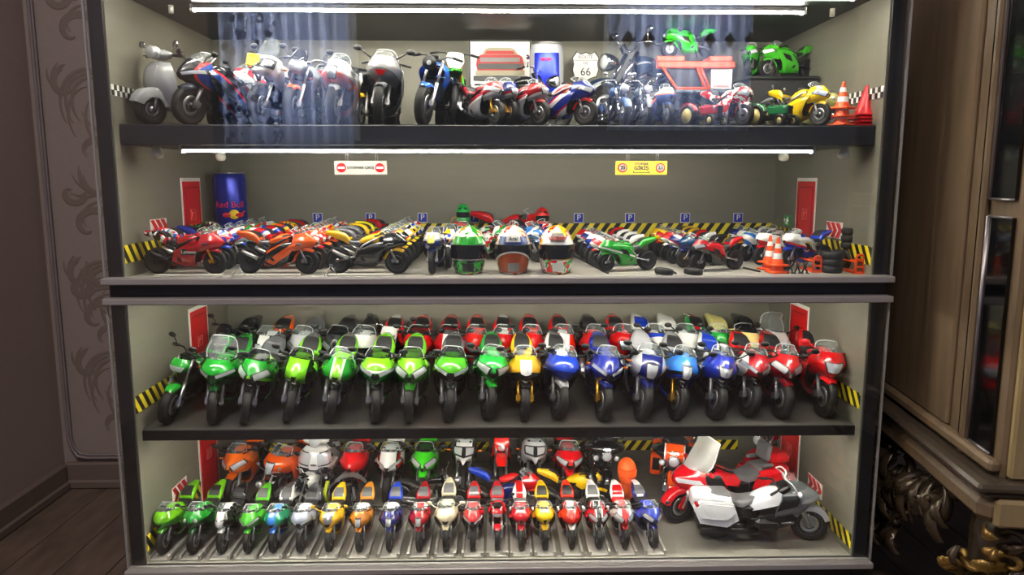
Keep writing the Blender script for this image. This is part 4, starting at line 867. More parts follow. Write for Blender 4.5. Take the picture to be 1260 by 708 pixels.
# ---- second shelf, racing motorcycles in angled columns
sq=.0655; P2='second shelf'
def race(px,Y,label,*a,yaw=84,s=sq,lean=0,fn=sport,**k):
    k.setdefault('mirrors',False); k.setdefault('lights',None); k.setdefault('nose','race'); k.setdefault('lod',1); k.setdefault('stand',False); k.setdefault('wings',s>.06); k.setdefault('disc',DK)
    return bike(px,Y,'second',fn,s,yaw,lean,label,*a,**k)
LEFT=[
 [(266,'red racing toy motorcycle with black sponsor panel at left front corner',LV((190,12,30),cK,None,'plain'),dict(tankc=LV((200,14,34)),bellyc=LV((170,10,26)),wstyle='five',forkc=GOLD,seatc=LV(cK),tailc=LV((190,12,30),cK,cW,'mix'),exh=DK,lod=2)),
  (278,'red racing toy motorcycle with white and blue patches, second in left column',LV(cR,cW,cB,'mix'),dict(fender=LV(cB),tailc=LV(cR,cW,cLB,'mix'))),
  (297,'blue and white striped racing toy motorcycle, third in left column',LV(cB,cW,cR,'slash'),dict(tailc=LV(cB))),
  (310,'white and orange racing toy motorcycle, fourth in left column',LV(cW,cO,cMG,'mix'),dict(tailc=LV(cO,cK,cMG,'mix'))),
  (322,'white and green racing toy motorcycle, fifth in left column',LV(cW,cMG,cR,'mix'),dict(tailc=LV(cMG,cW,cK,'mix'))),
  (336,'red and white racing toy motorcycle at back of left column',LV(cR,cW,cW,'mix'),dict(tailc=LV(cW)))],
 [(379,'orange and black racing toy motorcycle at front of second column',LV((240,92,20),cK,cK,'slash'),dict(nosec=LV((240,92,20)),tankc=LV((240,92,20)),bellyc=LV((240,92,20),cK,cK,'slash'),tailc=LV((240,92,20)),fender=LV((240,92,20)),lod=2,seatc=LV(cGR))),
  (391,'red and orange racing toy motorcycle, second in second column',LV(cR,cO,cW,'mix'),dict(tailc=LV(cR,cW,cB,'slash'),rim=mat('orange_rim',(235,90,15),.35))),
  (401,'orange and white racing toy motorcycle with blue tail patch, third in second column',LV(cO,cW,cR,'mix'),dict(tailc=LV(cR,cB,cW,'slash'))),
  (409,'orange and yellow racing toy motorcycle, fourth in second column',LV(cO,cY,cR,'mix'),dict(tailc=LV(cO,cY,cB,'slash'))),
  (417,'orange and dark blue racing toy motorcycle, fifth in second column',LV(cO,cDB,cW,'mix'),dict(tailc=LV(cO,cY,cGR,'mix'))),
  (424,'red-nosed racing toy motorcycle at back of second column',LV(cR,cW,cO,'mix'),dict(tailc=LV(cR)))],
 [(489,'yellow and black racing toy motorcycle at front of third column',LV(cK,cY,None,'plain'),dict(tankc=LV((245,190,20)),tailc=LV((245,190,20)),fender=LV((245,190,20)),lod=2,rim=SIL,seatc=LV(cGR))),
  (494,'black racing toy motorcycle with yellow-red stripes, second in third column',LV(cK,cY,cR,'slash'),dict(fender=LV(cY),tankc=LV(cY,cR,cW,'slash'),tailc=LV(cGR))),
  (499,'grey and white racing toy motorcycle with yellow fender, third in third column',LV(cW,cGR,cY,'slash'),dict(fender=LV(cY),tailc=LV(cGR))),
  (505,'yellow and white racing toy motorcycle, fourth in third column',LV(cY,cW,cK,'mix'),dict(tailc=LV(cY))),
  (509,'bright yellow racing toy motorcycle, fifth in third column',LV((240,235,20),cW,cB,'mix'),dict(tailc=LV((240,235,20)))),
  (513,'yellow and red racing toy motorcycle at back of third column',LV(cY,cR,cW,'mix'),dict(tailc=LV(cR),yaw=70))]]
for col in LEFT:
    for i,(px,lb,lv,kw) in enumerate(col):
        kw=dict(kw); yw=kw.pop('yaw',84); race(px,.045+.062*i,lb+', '+P2,lv,yaw=yw,**kw)
race(532,.040,'white and navy racing toy motorcycle facing the glass beside green helmet, second shelf',LV(cW,cDB,cDB,'low'),yaw=-3,nosec=LV(cDB,cW,cS,'top'),plate=LV((220,215,40)),fender=LV(cDB),stand=True,lod=2,tailc=LV(cY,cW,None,'top'))
race(552,.115,'white and yellow racing toy motorcycle, second facing the glass, second shelf',LV(cW,cY,cB,'mix'),yaw=-2,tailc=LV(cW))
race(570,.19,'yellow and white racing toy motorcycle, third facing the glass, second shelf',LV(cY,cW,cDB,'mix'),yaw=0,tailc=LV(cY))
race(569,.27,'yellow racing toy motorcycle with red screen edge, last facing the glass, second shelf',LV(cY,cR,cW,'slash'),yaw=4,tailc=LV(cY))
race(661,.372,'bright red racing toy motorcycle parked sideways by the figurines, second shelf',LV((226,20,24)),yaw=84,s=.080,screen=SCR,lod=2,rim=SIL)
race(622,.225,'white and red racing toy motorcycle behind the green helmet, second shelf',LV(cW,cR,cMG,'mix'),yaw=58,tailc=LV(cR))
race(662,.20,'blue and grey racing toy motorcycle behind the blue helmet, second shelf',LV(cLB,cGR,cW,'mix'),yaw=52,tailc=LV(cK))
race(675,.27,'navy and white racing toy motorcycle behind the white helmet, second shelf',LV(cDB,cW,cR,'mix'),yaw=40)
sr2=.052
RIGHT=[
 [(745,.060,'green racing toy motorcycle at front of fourth column',LV((30,150,40),cG,cW,'low'),dict(tailc=LV((40,170,40)),rim=SIL,lod=2,seatc=LV(cGR),fender=LV((40,170,40)))),
  (734,.125,'red and white racing toy motorcycle behind the green one',LV(cR,cW,cW,'slash'),dict(tailc=LV(cW))),
  (728,.185,'blue and white racing toy motorcycle, third in fourth column',LV(cB,cW,cDB,'top'),dict(tailc=LV(cW),rim=WPL)),
  (721,.245,'blue and red racing toy motorcycle, fourth in fourth column',LV(cDB,cW,cR,'slash'),dict(tailc=LV(cW))),
  (716,.305,'red racing toy motorcycle at back of fourth column',LV(cR,cW,None,'low'),dict(tailc=LV(cR)))],
 [(858,.058,'red and black toy sport motorcycle at front of fifth column',LV((205,22,34),cK,cK,'low'),dict(tankc=LV(cDR,cK,cK,'mid'),tailc=LV(cR),rim=SIL,lod=2,lights='dual',nose='sharp')),
  (841,.115,'dark petrol blue toy motorcycle with gold wheels',LV((22,62,100),cDB,None,'low'),dict(rim=GOLD,tailc=LV(cK),nose='round')),
  (829,.170,'navy and white racing toy motorcycle, third in fifth column',LV(cDB,cW,cR,'slash'),dict(tailc=LV(cW))),
  (820,.225,'red and chrome toy motorcycle, fourth in fifth column',LV(cR,cW,None,'low'),dict(tailc=LV(cR),rim=SIL)),
  (812,.28,'red and yellow racing toy motorcycle, fifth in fifth column',LV(cR,cY,cY,'slash'),dict(tailc=LV(cY))),
  (806,.335,'yellow toy motorcycle at back of fifth column',LV(cY,cGD,None,'low'),dict(tailc=LV(cY)))],
 [(968,.085,'blue and white racing toy motorcycle with yellow plate number 3',LV(cW,cB,cR,'low'),dict(tankc=LV(cB,cW,cR,'side'),tailc=LV(cB),rim=WPL,lod=2,s=.060,nose='retro')),
  (935,.150,'white racing toy motorcycle with red fender and wire wheels',LV(cW,cR,None,'low'),dict(fender=LV(cR),rim=WPL,wstyle='wire',s=.056,nose='retro')),
  (917,.205,'white and sky blue racing toy motorcycle, third in last column',LV(cW,cLB,cLB,'slash'),dict(tailc=LV(cW),nose='retro')),
  (911,.262,'white racing toy motorcycle with gold belly, fourth in last column',LV(cW,cGD,cR,'low'),dict(tailc=LV(cW),nose='retro')),
  (902,.318,'navy and white racing toy motorcycle with bubble screen at back of last column',LV(cDB,cW,cW,'low'),dict(tailc=LV(cW),nose='round')),
  (943,.33,'plain white racing toy motorcycle in back corner',LV(cW),dict(tailc=LV(cW),nose='round'))]]
seven=None
for ci,col in enumerate(RIGHT):
    for i,(px,Y,lb,lv,kw) in enumerate(col):
        kw=dict(kw); ss=kw.pop('s',sr2); o=race(px,Y,lb+', '+P2,lv,yaw=-72+5*ci,s=ss,**kw)
        if ci==2 and i==0: seven=o
# ---- top shelf
P1='top shelf'
bike(186,.066,'top',scooter,.108,-24,3,'light grey toy scooter at left end of the top shelf',LV((158,160,162)),seatc=SEATG,steer=-.15,name='toy_scooter')
bike(232,.055,'top',sport,.100,-28,8,'black and blue toy sport motorcycle with red nose line, top shelf beside the scooter',LV(cK,(24,60,130),cR,'slash'),lights='slit',fender=LV((60,70,90)),tailc=LV(cW,cR,cR,'mid'),tankc=LV(cK),screen=SCR,nosec=LV((20,22,30),(24,60,140),cR,'side'))
bike(292,.14,'top',sport,.098,-20,7,'white and red toy sport motorcycle second row behind the black-blue one, top shelf',LV(cW,cR,cR,'slash'),lights='dual',tailc=LV(cW),lod=1)
_o=bike(318,.055,'top',adv,.094,-10,6,'white and red toy adventure motorcycle with yellow number board, top shelf',LV(cW,cR,cR,'low'),nosec=LV((200,200,196)))
P('number_board',MB().box((-.12,-.05,1.02),(.22,.02,.20),rx=-.25,bev=.006),_o,LV((214,196,30)))
bike(357,.055,'top',naked,.100,-4,8,'grey and orange toy streetfighter with orange fender and rim, top shelf',LV((150,152,158)),head='cowl',fender=LV(cO),rim=SATIN,radiator=LV((150,152,158)),barc=SIL,flyscreen=SMK)
bike(388,.16,'top',sport,.098,-4,5,'red toy motorcycle half hidden behind grey streetfighter and white racer, top shelf',LV((225,30,30),cW,None,'low'),lod=1,lights=None)
bike(409,.055,'top',sport,.100,-2,5,'white and orange racing toy motorcycle with wide front tyre, top shelf',LV((196,196,196),cO,cO,'low'),nose='race',lights='stack',mirrors=False,fender=LV((196,196,196)),bellyc=LV((190,190,190),cO,cO,'low'))
bike(440,.17,'top',naked,.100,-3,5,'yellow toy motorcycle half hidden behind the silver one, top shelf',LV(cY),lod=1,barc=K)
bike(466,.055,'top',sport,.106,1,5,'silver toy sport motorcycle with dark red headlight covers, top shelf',LV((150,150,152),cGR,None,'low'),nose='round',lights=None,tailc=LV((200,200,198)),fender=LV((150,150,152)),exh=SIL,screen=SCR,plate=None,intake=REDL)
bike(519,.050,'top',naked,.104,-8,8,'blue toy naked motorcycle with high bar, top shelf beside the silver one',LV((28,92,205)),head='round',fender=LV((40,110,220)),rim=livery((30,60,150)),barc=K,steer=-.1,mirrors=False)
bike(556,.115,'top',dirt,.100,6,4,'green toy dirt bike with white number plate, top shelf',LV((70,190,40)),forkc=GOLD)
bike(610,.045,'top',sport,.066,34,4,'small red and silver toy sport motorcycle with orange forks, top shelf',LV((170,22,34),cS,cW,'low'),lights='dual',forkc=GOLD,mirrors=False,lod=2,fender=LV(cK))
bike(627,.050,'top',sport,.066,30,4,'small navy and white toy sport motorcycle with gold forks, top shelf',LV((24,44,120),cW,cR,'low'),lights='single',forkc=GOLD,mirrors=False,lod=2,fender=LV(cK),rim=SIL)
bike(664,.045,'top',sport,.064,40,4,'small red and silver retro toy racer with yellow lamp, top shelf',LV((172,20,28),cS,cW,'low'),nose='retro',lights='single',mirrors=False,lod=2,rim=SIL,fender=LV((170,20,26)))
bike(720,.050,'top',sport,.068,52,3,'small blue, white and red toy sport motorcycle below the shield sign, top shelf',LV((24,50,150),cW,cR,'slash'),nosec=LV((24,50,150)),tankc=LV(cR,cW,cW,'slash'),lights='dual',mirrors=False,lod=2,rim=SIL,fender=LV(cR))
bike(683,.205,'top',cruiser,.098,60,3,'black toy cruiser with long chrome fender behind the small racers, top shelf',LV(cK),chrome=CHR,rim=SIL)
bike(741,.245,'top',cruiser,.140,-62,2,'large black toy chopper with chrome bars in front of blue backdrop, top shelf',LV((26,40,62)),chrome=CHR,wstyle='wire',seatc=SEAT,barh=1.12)
bike(768,.085,'top',cruiser,.068,8,0,'small chrome and blue toy cruiser facing the glass, left of a pair, top shelf',LV((70,100,150)),chrome=CHR)
bike(797,.095,'top',cruiser,.068,4,0,'small chrome and grey toy cruiser facing the glass, right of a pair, top shelf',LV((120,130,140)),chrome=CHR)
bike(822,.045,'top',sport,.058,8,0,'tiny blue and white toy sport motorcycle with orange sides, top shelf',LV((60,90,160),cW,cO,'top'),lights=None,mirrors=False,lod=1,bellyc=LV(cO,cDB,None,'low'))
bike(915,.050,'top',sport,.060,26,3,'small white and red toy sport motorcycle between two tractors, top shelf',LV(cW,cR,cR,'mix'),mirrors=False,lights='dual',lod=2,nose='round')
bike(1008,.052,'top',sport,.062,28,3,'small yellow toy sport motorcycle with white screen, top shelf near the cones',LV((240,200,20),cY,None,'plain'),mirrors=False,lod=2,exh=WPL,lights='dual',rim=SIL)
bike(1022,.145,'top',sport,.062,24,3,'small pale olive toy motorcycle behind orange cones, top shelf',LV((200,196,120)),mirrors=False,lod=1,nose='retro',lights='twinround')
bike(970,.13,'top',cruiser,.055,40,2,'small grey toy cruiser behind green tractor, top shelf',LV(cGR),chrome=SIL)
# ------------------------------------------------------------------ prints, tapes and signs on the cabinet walls
def tape_mat():
    t=NT('hazard_tape_print'); v,(x,y,z)=t.obj(); f=t.mth('FRACT',t.mth('MULTIPLY',t.mth('SUBTRACT',x,t.mth('MULTIPLY',z,.7)),1/.0215))
    t.l(t.mix(t.mth('GREATER_THAN',f,.5),lin((246,222,34)),lin((24,24,22))),t.b.inputs['Base Color']); t.b.inputs['Roughness'].default_value=.45; return t.m
TAPE=tape_mat()
def tape(loc,L,h,rz,label):
    o=P('hazard_tape',MB().box((0,0,0),(L,.0008,h)),None,TAPE); o.location=loc; o.rotation_euler=(0,0,rz); tag(o,label,'tape','yellow and black hazard tapes')
H=math.pi/2
tape((.10,YB-.0006,.609),.95,.040,0,'yellow and black hazard tape along back wall of second shelf')
tape((XL+.0006,.09,.608),.165,.027,-H,'yellow and black hazard tape on left wall of second shelf')
tape((XR-.0006,.095,.603),.175,.028,H,'yellow and black hazard tape on right wall of second shelf, between glass and red door')
tape((XR-.0006,.355,.609),.095,.028,H,'short yellow and black hazard tape on right wall between red door and back corner')
tape((XL+.0006,.10,.376),.19,.027,-H,'yellow and black hazard tape on left wall of third shelf')
tape((XR-.0006,.10,.373),.18,.025,H,'yellow and black hazard tape on right wall of third shelf')
tape((XL+.0006,.115,.149),.215,.026,-H,'yellow and black hazard tape on left wall of bottom shelf')
tape((XR-.0006,.115,.140),.215,.024,H,'yellow and black hazard tape on right wall of bottom shelf')
tape((0,YB-.0006,.154),1.05,.021,0,'yellow and black hazard tape along back wall of bottom shelf')
RED=mat('red_print',(218,26,30),.35); REDD=mat('dark_red_print',(176,18,22),.4); WHT=mat('white_print',(240,238,232),.4); BLU=mat('blue_print',(26,46,178),.35); BLKP=mat('black_print',(20,20,22),.4); GRNP=mat('green_print',(70,165,95),.4); YEL=mat('yellow_print',(246,214,40),.4)
def red_door(x,y,z0,label,bar=False,w=.086,h=.147):
    s=1 if x<0 else -1
    o=empty('red_door_print',(x+s*.0006,y,z0),(0,0,s*H)); tag(o,label,'poster','red door prints')
    P('white_border',MB().box((0,0,h/2),(w,.001,h)),o,WHT); P('door_leaf',MB().box((0,-.0009,h/2-.0025),(w-.010,.001,h-.008)),o,RED)
    fr=MB()
    for a in (-1,1): fr.box((a*(w/2-.013),-.0016,h/2-.006),(.0025,.0006,h-.026))
    fr.box((0,-.0016,h-.017),(w-.024,.0006,.003)); P('door_moulding',fr,o,REDD)
    b=MB()
    for a in (-1,1): b.box((a*.010,-.0017,h*.55),(.0012,.0006,.019)); b.box((0,-.0017,h*.55+a*.009),(.021,.0006,.0012))
    b.box((-.003,-.0017,h*.55),(.003,.0006,.010)); b.box((.003,-.0017,h*.55+.003),(.007,.0006,.002))
    P('hose_symbol',b,o,mat('faded_red_print',(240,120,115),.4))
    if bar: P('push_bar',MB().tube([(-w*.33,-.003,h*.30),(-w*.33,-.003,h*.23),(w*.33,-.003,h*.23),(w*.33,-.003,h*.30)],.0011,6),o,mat('grey_print',(205,200,195),.4))
red_door(XL,.263,.574,'white-edged red door print on left wall of second shelf')
red_door(XR,.256,.574,'white-edged red door print with push bar on right wall of second shelf',True)
red_door(XL,.26,.340,'white-edged red door print on left wall of third shelf')
red_door(XR,.256,.340,'white-edged red door print on right wall of third shelf',True)
red_door(XL,.268,.119,'white-edged red door print on left wall of bottom shelf',w=.09)
red_door(XR,.264,.119,'white-edged red door print on right wall of bottom shelf',True,w=.09)
def chevrons(x,y,z,label,w=.058,h=.027,skew=0):
    s=1 if x<0 else -1
    o=empty('chevron_sign',(x+s*.0006,y,z),(0,0,s*H)); tag(o,label,'sign','red and white chevron signs')
    P('sign_plate',MB().box((0,0,0),(w,.001,h)),o,WHT)
    for k in range(3):
        a=(-.018+.018*k)*w/.058; q=.006*w/.058; d=.006
        P('chevron',MB().prism([(a-q-d,h*.46),(a+q-d,h*.46),(a+q+d,0),(a+q-d,-h*.46),(a-q-d,-h*.46),(a-q+d,0)],-.0012,-.0006,0,'xz'),o,RED)
chevrons(XL,.125,.641,'red chevron sign on left wall of second shelf above hazard tape')
chevrons(XR,.135,.634,'red chevron sign on right wall of second shelf above the tyres')
chevrons(XL,.135,.181,'red chevron sign on left wall of bottom shelf',h=.032)
chevrons(XR,.147,.174,'red chevron sign on right wall of bottom shelf')
o=empty('exit_sign',(XR-.0006,.338,.638),(0,0,-H)); tag(o,'small pale green exit sign on right wall beside red door, second shelf','sign')
P('sign_plate',MB().box((0,0,0),(.036,.001,.021)),o,GRNP)
P('running_figure',MB().ell((.004,-.0008,.006),(.002,.0006,.002)).tube([(.003,-.0008,.004),(.0,-.0008,-.002),(.005,-.0008,-.007)],.0012,5).tube([(.0,-.0008,-.002),(-.006,-.0008,-.006)],.0012,5).tube([(-.003,-.0008,.003),(.003,-.0008,.003),(.008,-.0008,-.001)],.001,5),o,WHT)
P('exit_arrow',MB().prism([(-.015,.001),(-.010,.005),(-.010,.002),(-.006,.002),(-.006,0),(-.010,0),(-.010,-.003)],-.0012,-.0006,0,'xz'),o,WHT)
# checkered bands
def checks(x,y0,y1,z,label,rows=2,q=.0078):
    s=1 if x<0 else -1; n=int(round((y1-y0)/q))
    o=P('checkered_tape',MB().box((x+s*.0006,(y0+y1)/2,z),(.001,y1-y0,q*rows)),None,WHT); tag(o,label,'tape')
    b=MB()
    for i in range(n):
        for j in range(rows):
            if (i+j)%2==0: b.box((x+s*.0012,y0+q*(i+.5),z+q*(j-rows/2+.5)),(.0006,q,q))
    P('black_squares',b,o,BLKP)
checks(XL,.004,.30,.8465,'black and white checkered tape on left wall of top shelf'); checks(XR,.004,.30,.8465,'black and white checkered tape on right wall of top shelf',q=.0083)
# parking signs
for i,px in enumerate((391,456,520,584,712,775,843,908)):
    wh=('first','second','third','fourth','fifth','sixth','seventh','eighth')[i]
    x=xat(px,YB,.641); o=empty('parking_sign',(x,YB-.0008,.641 if i<4 else .640)); tag(o,'blue parking sign with white letter, %s from the tall can along back wall'%wh,'sign','blue parking signs')
    P('white_border',MB().box((0,0,0),(.0195,.001,.0195)),o,WHT,'pk1'); P('blue_plate',MB().box((0,-.0008,0),(.0172,.001,.0172)),o,BLU,'pk2')
    text('P',.0165,WHT,o,(0,-.0015,.0003))
# hanging signs
def hanging(px,label,body,yellow=False):
    x=xat(px,.12,.737); o=empty('hanging_sign',(x,.12,.737)); tag(o,label,'sign')
    P('sign_plate',MB().box((0,0,0),(.085,.003,.0225),bev=.0006),o,mat('sign_yellow',(205,170,24),.5) if yellow else mat('sign_white',(158,156,150),.5))
    for s in (-1,1):
        for d in (0,.0035): P('hanger_rod',MB().tube([(s*.024+d,0,.010),(s*.024+d,0,.031)],.0006,6),o,SIL)
        if yellow:
            r=P('speed_roundel',MB().lathe([(.0078,0),(.0078,-.001),(1e-6,-.001)],24,'y',(s*.031,-.0016,0)),o,RED); P('roundel_face',MB().lathe([(.0060,0),(.0060,-.001),(1e-6,-.001)],24,'y',(s*.031,-.0022,0)),r,mat('sign_white',(158,156,150),.5))
            text('20' if s<0 else '2.1',.0078 if s<0 else .0064,BLKP,o,(s*.031,-.0038,0),bold=.00025)
        else:
            r=P('no_entry_roundel',MB().lathe([(.0075,0),(.0075,-.001),(1e-6,-.001)],24,'y',(s*.031,-.0016,0)),o,RED); P('roundel_bar',MB().box((s*.031,-.0030,0),(.0105,.0008,.0028)),r,WHT)
    if yellow:
        text('OTOPARK',.0050,BLKP,o,(0,-.0020,.0062),bold=.0002); text('GİRİŞ',.0075,BLKP,o,(0,-.0020,-.0008),sx=1.15,bold=.0003); P('direction_bar',MB().box((0,-.0018,-.0075),(.028,.0006,.0012)).box((-.013,-.0018,-.0065),(.0015,.0006,.003)).box((.013,-.0018,-.0065),(.0015,.0006,.003)),o,BLKP)
    else: text('OTOPARK ÇIKIŞ',.0054,BLKP,o,(0,-.0020,0),sx=1.08,bold=.00022)
hanging(444,'white hanging sign with two no-entry roundels under the top shelf',None); hanging(789,'yellow hanging sign with two speed roundels under the top shelf',None,True)
# parking floor lines on the second shelf
LINE=mat('dark_floor_line',(30,30,30),.6)
for k,(x0,x1) in enumerate(((.085,.135),(.165,.205),(.275,.335),(.40,.46))):
    pass
for (px0,Y0,px1,Y1,lb) in ((698,.36,748,.035,'thin black wheel-stop bar left of the green racer'),(836,.30,846,.03,'thin black wheel-stop bar left of the red-black racer'),(820,.09,832,.03,'short black bar right of the green racer'),(915,.10,935,.05,'thin black bar behind the red-black racer')):
    a=(xat(px0,Y0,.574),Y0,.5745); b=(xat(px1,Y1,.574),Y1,.5745); tag(P('wheel_stop',MB().tube([a,b],.0016,6),None,LINE),lb+' on second shelf floor','floor bar')
for i,(px,Y,L,lb) in enumerate(((235,.03,.10,'red racer at left'),(330,.03,.10,'orange racer'),(445,.03,.10,'yellow racer'))):
    tag(P('display_base_strip',MB().box((xat(px,Y,.574),Y-.006,.5745),(L,.012,.003),bev=.0006),None,RAIL),'thin pale base strip in front of the '+lb+', second shelf','display base')  # low base strips lying in front of the racers, nothing stands on them
def paddock(px,lb):
    x=xat(px,.032,.574); b=MB()
    for s in(-1,1): b.tube([(s*.010,0,.001),(0,-.001,.016)],.0007,6)
    b.tube([(-.010,0,.001),(-.005,.03,.001)],.0007,6).tube([(.010,0,.001),(.005,.03,.001)],.0007,6).box((0,0,.0165),(.004,.004,.004))
    o=P('paddock_stand',b,None,SIL); o.location=(x,.018,.573); tag(o,'silver paddock stand by rear wheel of '+lb,'stand')
paddock(298,'the orange racer'); paddock(410,'the yellow racer')
text('3',.19,BLKP,seven,(.266,.46,.62),(math.pi/2,0,H),name='race_number',ext=.004)
P('number_disc',MB().lathe([(.14,-.06),(.14,0),(1e-6,.002)],20,'x',(.262,.46,.62)),seven,YEL)
# sponsor panel on the first red racer
for o in bpy.data.objects:
    if o.get('label','').startswith('red racing toy motorcycle with black sponsor panel'):
        P('sponsor_panel',MB().box((-.262,.50,.55),(.024,.38,.14),rx=0,bev=.005),o,BLKP)
        text('Lenovo',.12,WHT,o,(-.276,.50,.55),(H,0,-H),ext=.003)
# ------------------------------------------------------------------ drink cans, picture, shield
def curved_text(body,size,r,m,parent,loc,rot0=0.0,sx=1.0):
    o=text(body,size,m,parent,loc,(H,0,rot0))
    for v in o.data.vertices:
        a=v.co.x/r; d=r+.0004+v.co.z*.3
        v.co.x,v.co.z=d*math.sin(a),-(r-d*math.cos(a))
    return o
def can(loc,label,blue_side,big,rz=0):
    r=.0305; h=.157; o=empty('drink_can',loc,(0,0,rz)); tag(o,label,'can')
    cm=NT('can_print'); v,(x,y,z)=cm.obj()
    an=cm.mth('ARCTAN2',x,cm.mth('MULTIPLY',y,-1.0))
    if blue_side:   # slanted blue field between silver ones
        e=cm.mth('ADD',an,cm.mth('MULTIPLY',z,1.6)); inside=cm.mth('MULTIPLY',cm.mth('GREATER_THAN',an,-.85),cm.mth('LESS_THAN',e,.95)); inside=cm.mth('MULTIPLY',inside,cm.mth('LESS_THAN',z,.140))
        cm.l(cm.mix(inside,lin((214,218,224)),lin((22,44,190))),cm.b.inputs['Base Color'])
    else:
        e=cm.mth('GREATER_THAN',cm.mth('ABSOLUTE',an),1.35); cm.l(cm.mix(e,lin((24,38,150)),lin((160,170,195))),cm.b.inputs['Base Color'])
    cm.b.inputs['Roughness'].default_value=.25; cm.b.inputs['Metallic'].default_value=.45
    P('can_body',MB().lathe([(r*.82,0),(r*.9,.004),(r,.012),(r,h-.012),(r*.93,h-.004),(r*.9,h-.001)],40),o,cm.m)
    P('can_rim',MB().lathe([(r*.9,h-.002),(r*.93,h),(r*.91,h+.002),(r*.87,h),(r*.86,h-.004),(1e-6,h-.004)],36),o,SIL)
    P('pull_tab',MB().box((0,.004,h-.002),(.010,.020,.0015),bev=.0005),o,SIL)
    if big:
        curved_text('Red Bull',.0165,r,mat('can_red',(226,22,50),.3),o,(0,-r,.098))
        P('sun_disc',MB().lathe([(.009,0),(.009,-.001),(1e-6,-.001)],20,'y',(.008,-r-.0004,.080)),o,YEL)
        for s in(-1,1): P('bull_emblem',MB().ell((.006+s*.010,-r*.955,.079),(.009,.004,.005)).tube([(.006+s*.016,-r*.86,.082),(.006+s*.020,-r*.78,.086)],.0016,5),o,mat('can_red'))
    else:
        curved_text('Red Bull',.012,r,mat('can_red',(226,22,50),.3),o,(-.002,-r,.045))
        for s in(-1,1): P('bull_emblem',MB().ell((-.003+s*.005,-r-.0006,.128),(.005,.0008,.0028)),o,mat('can_red'))
can((-.498,.33,.573),'tall blue energy drink can with red lettering at left of second shelf',False,True,.25)
can((.099,.27,.799),'silver and blue energy drink can behind the picture end of top shelf',True,False)
o=empty('framed_picture',(.016,.335,.799)); tag(o,'black-framed picture of a red car front standing behind the small racers','picture')
P('picture_card',MB().box((0,0,.135),(.112,.002,.078)),o,WHT)
fr=MB()
for a in (-1,1): fr.box((a*.0565,0,.135),(.0022,.006,.082)); 
fr.box((0,0,.1755),(.115,.006,.0022)); P('frame',fr,o,BLKP)
c=P('printed_car',MB().prism([(-.042,.120),(-.045,.132),(-.042,.146),(-.036,.150),(.036,.150),(.042,.146),(.045,.132),(.042,.120)],-.0022,-.0012,0,'xz'),o,mat('car_red_print',(180,16,20),.5))
P('car_roof',MB().prism([(-.034,.150),(-.028,.160),(-.02,.163),(.02,.163),(.028,.160),(.034,.150)],-.0020,-.0012,0,'xz'),c,mat('print_cream',(160,152,126),.5))
P('car_windscreen',MB().prism([(-.029,.151),(-.025,.157),(.025,.157),(.029,.151)],-.0026,-.0020,0,'xz'),c,mat('car_red_print'))
P('car_headlamp_band',MB().box((0,-.0026,.141),(.074,.0008,.008)),c,mat('print_grey',(130,127,126),.5))
P('car_grille',MB().box((0,-.0026,.129),(.082,.0008,.010)),c,BLKP); P('car_bumper',MB().box((0,-.0026,.117),(.092,.0008,.009)),c,mat('print_cream'))
P('car_shadow',MB().box((0,-.0022,.107),(.100,.0008,.009)),c,BLKP)
P('picture_base',MB().box((0,.004,.048),(.108,.012,.096)),o,WPL)
o=empty('road_shield_sign',(.180,.36,.799)); tag(o,'white shield-shaped road sign with black border and number 66','sign')
def shield(k): 
    pts=[(-.0,.160),(.010,.156),(.018,.161),(.026,.150),(.0235,.138),(.026,.126),(.022,.114),(.010,.110),(0,.1045)]
    full=pts+[(-x,z) for x,z in pts[-2:0:-1]]
    return [(x*k,.133+(z-.133)*k) for x,z in full]
P('sign_plate',MB().prism(shield(1.0),-.001,.001,0,'xz'),o,BLKP); P('sign_face',MB().prism(shield(.93),-.0018,-.0008,0,'xz'),o,WHT)
text('ROUTE',.0085,BLKP,o,(0,-.0019,.150)); text('US',.0075,BLKP,o,(0,-.0019,.139)); text('66',.0205,BLKP,o,(0,-.0019,.1225)); P('divider_line',MB().box((0,-.0020,.1445),(.044,.0006,.0008)),o,BLKP)
P('sign_post',MB().box((0,.002,.054),(.006,.003,.108)).box((0,.002,.002),(.03,.02,.004)),o,SATIN)
# ------------------------------------------------------------------ things on the top shelf
ACR=clearmat('clear_acrylic',(215,225,235),.25)
o=empty('acrylic_riser',(.362,.30,.799)); tag(o,'clear acrylic riser under the orange stand behind the tractors','riser')
P('riser_top',MB().box((0,0,.075),(.150,.11,.004)),o,ACR)
for s in(-1,1): P('riser_leg',MB().box((s*.073,0,.0365),(.004,.11,.073)),o,ACR)
ORP=mat('orange_plastic',(246,84,28),.35)
o=empty('orange_display_stand',(.362,.28,.877)); tag(o,'orange plastic display stand with slanted frame and dark window, under a green motorcycle','stand')
P('stand_top',MB().box((.004,0,.044),(.140,.05,.012),bev=.002).box((-.042,0,.054),(.050,.05,.010),bev=.002).box((.048,0,.054),(.042,.05,.010),bev=.002),o,ORP)
P('stand_frame',MB().tube([(-.056,-.022,.040),(-.030,-.022,.003),(.030,-.022,.003)],.0028,6).tube([(.006,-.022,.040),(.022,-.022,.003)],.0028,6).tube([(.012,-.022,.040),(.030,-.022,.003)],.0022,6),o,ORP)
P('window_box',MB().prism([(-.044,.038),(-.028,.005),(.018,.005),(.005,.038)],-.016,.022,0,'xz'),o,mat('dark_window',(52,50,48),.25))
bx=P('white_carton',MB().box((.052,.002,.020),(.038,.040,.036)),None,WPL); bx.location=(.362,.28,.878); tag(bx,'small white carton with red lettering beside the dark window','carton')
text('KAWASAKI',.0052,RED,bx,(.052,-.0186,.006),sx=1.1)
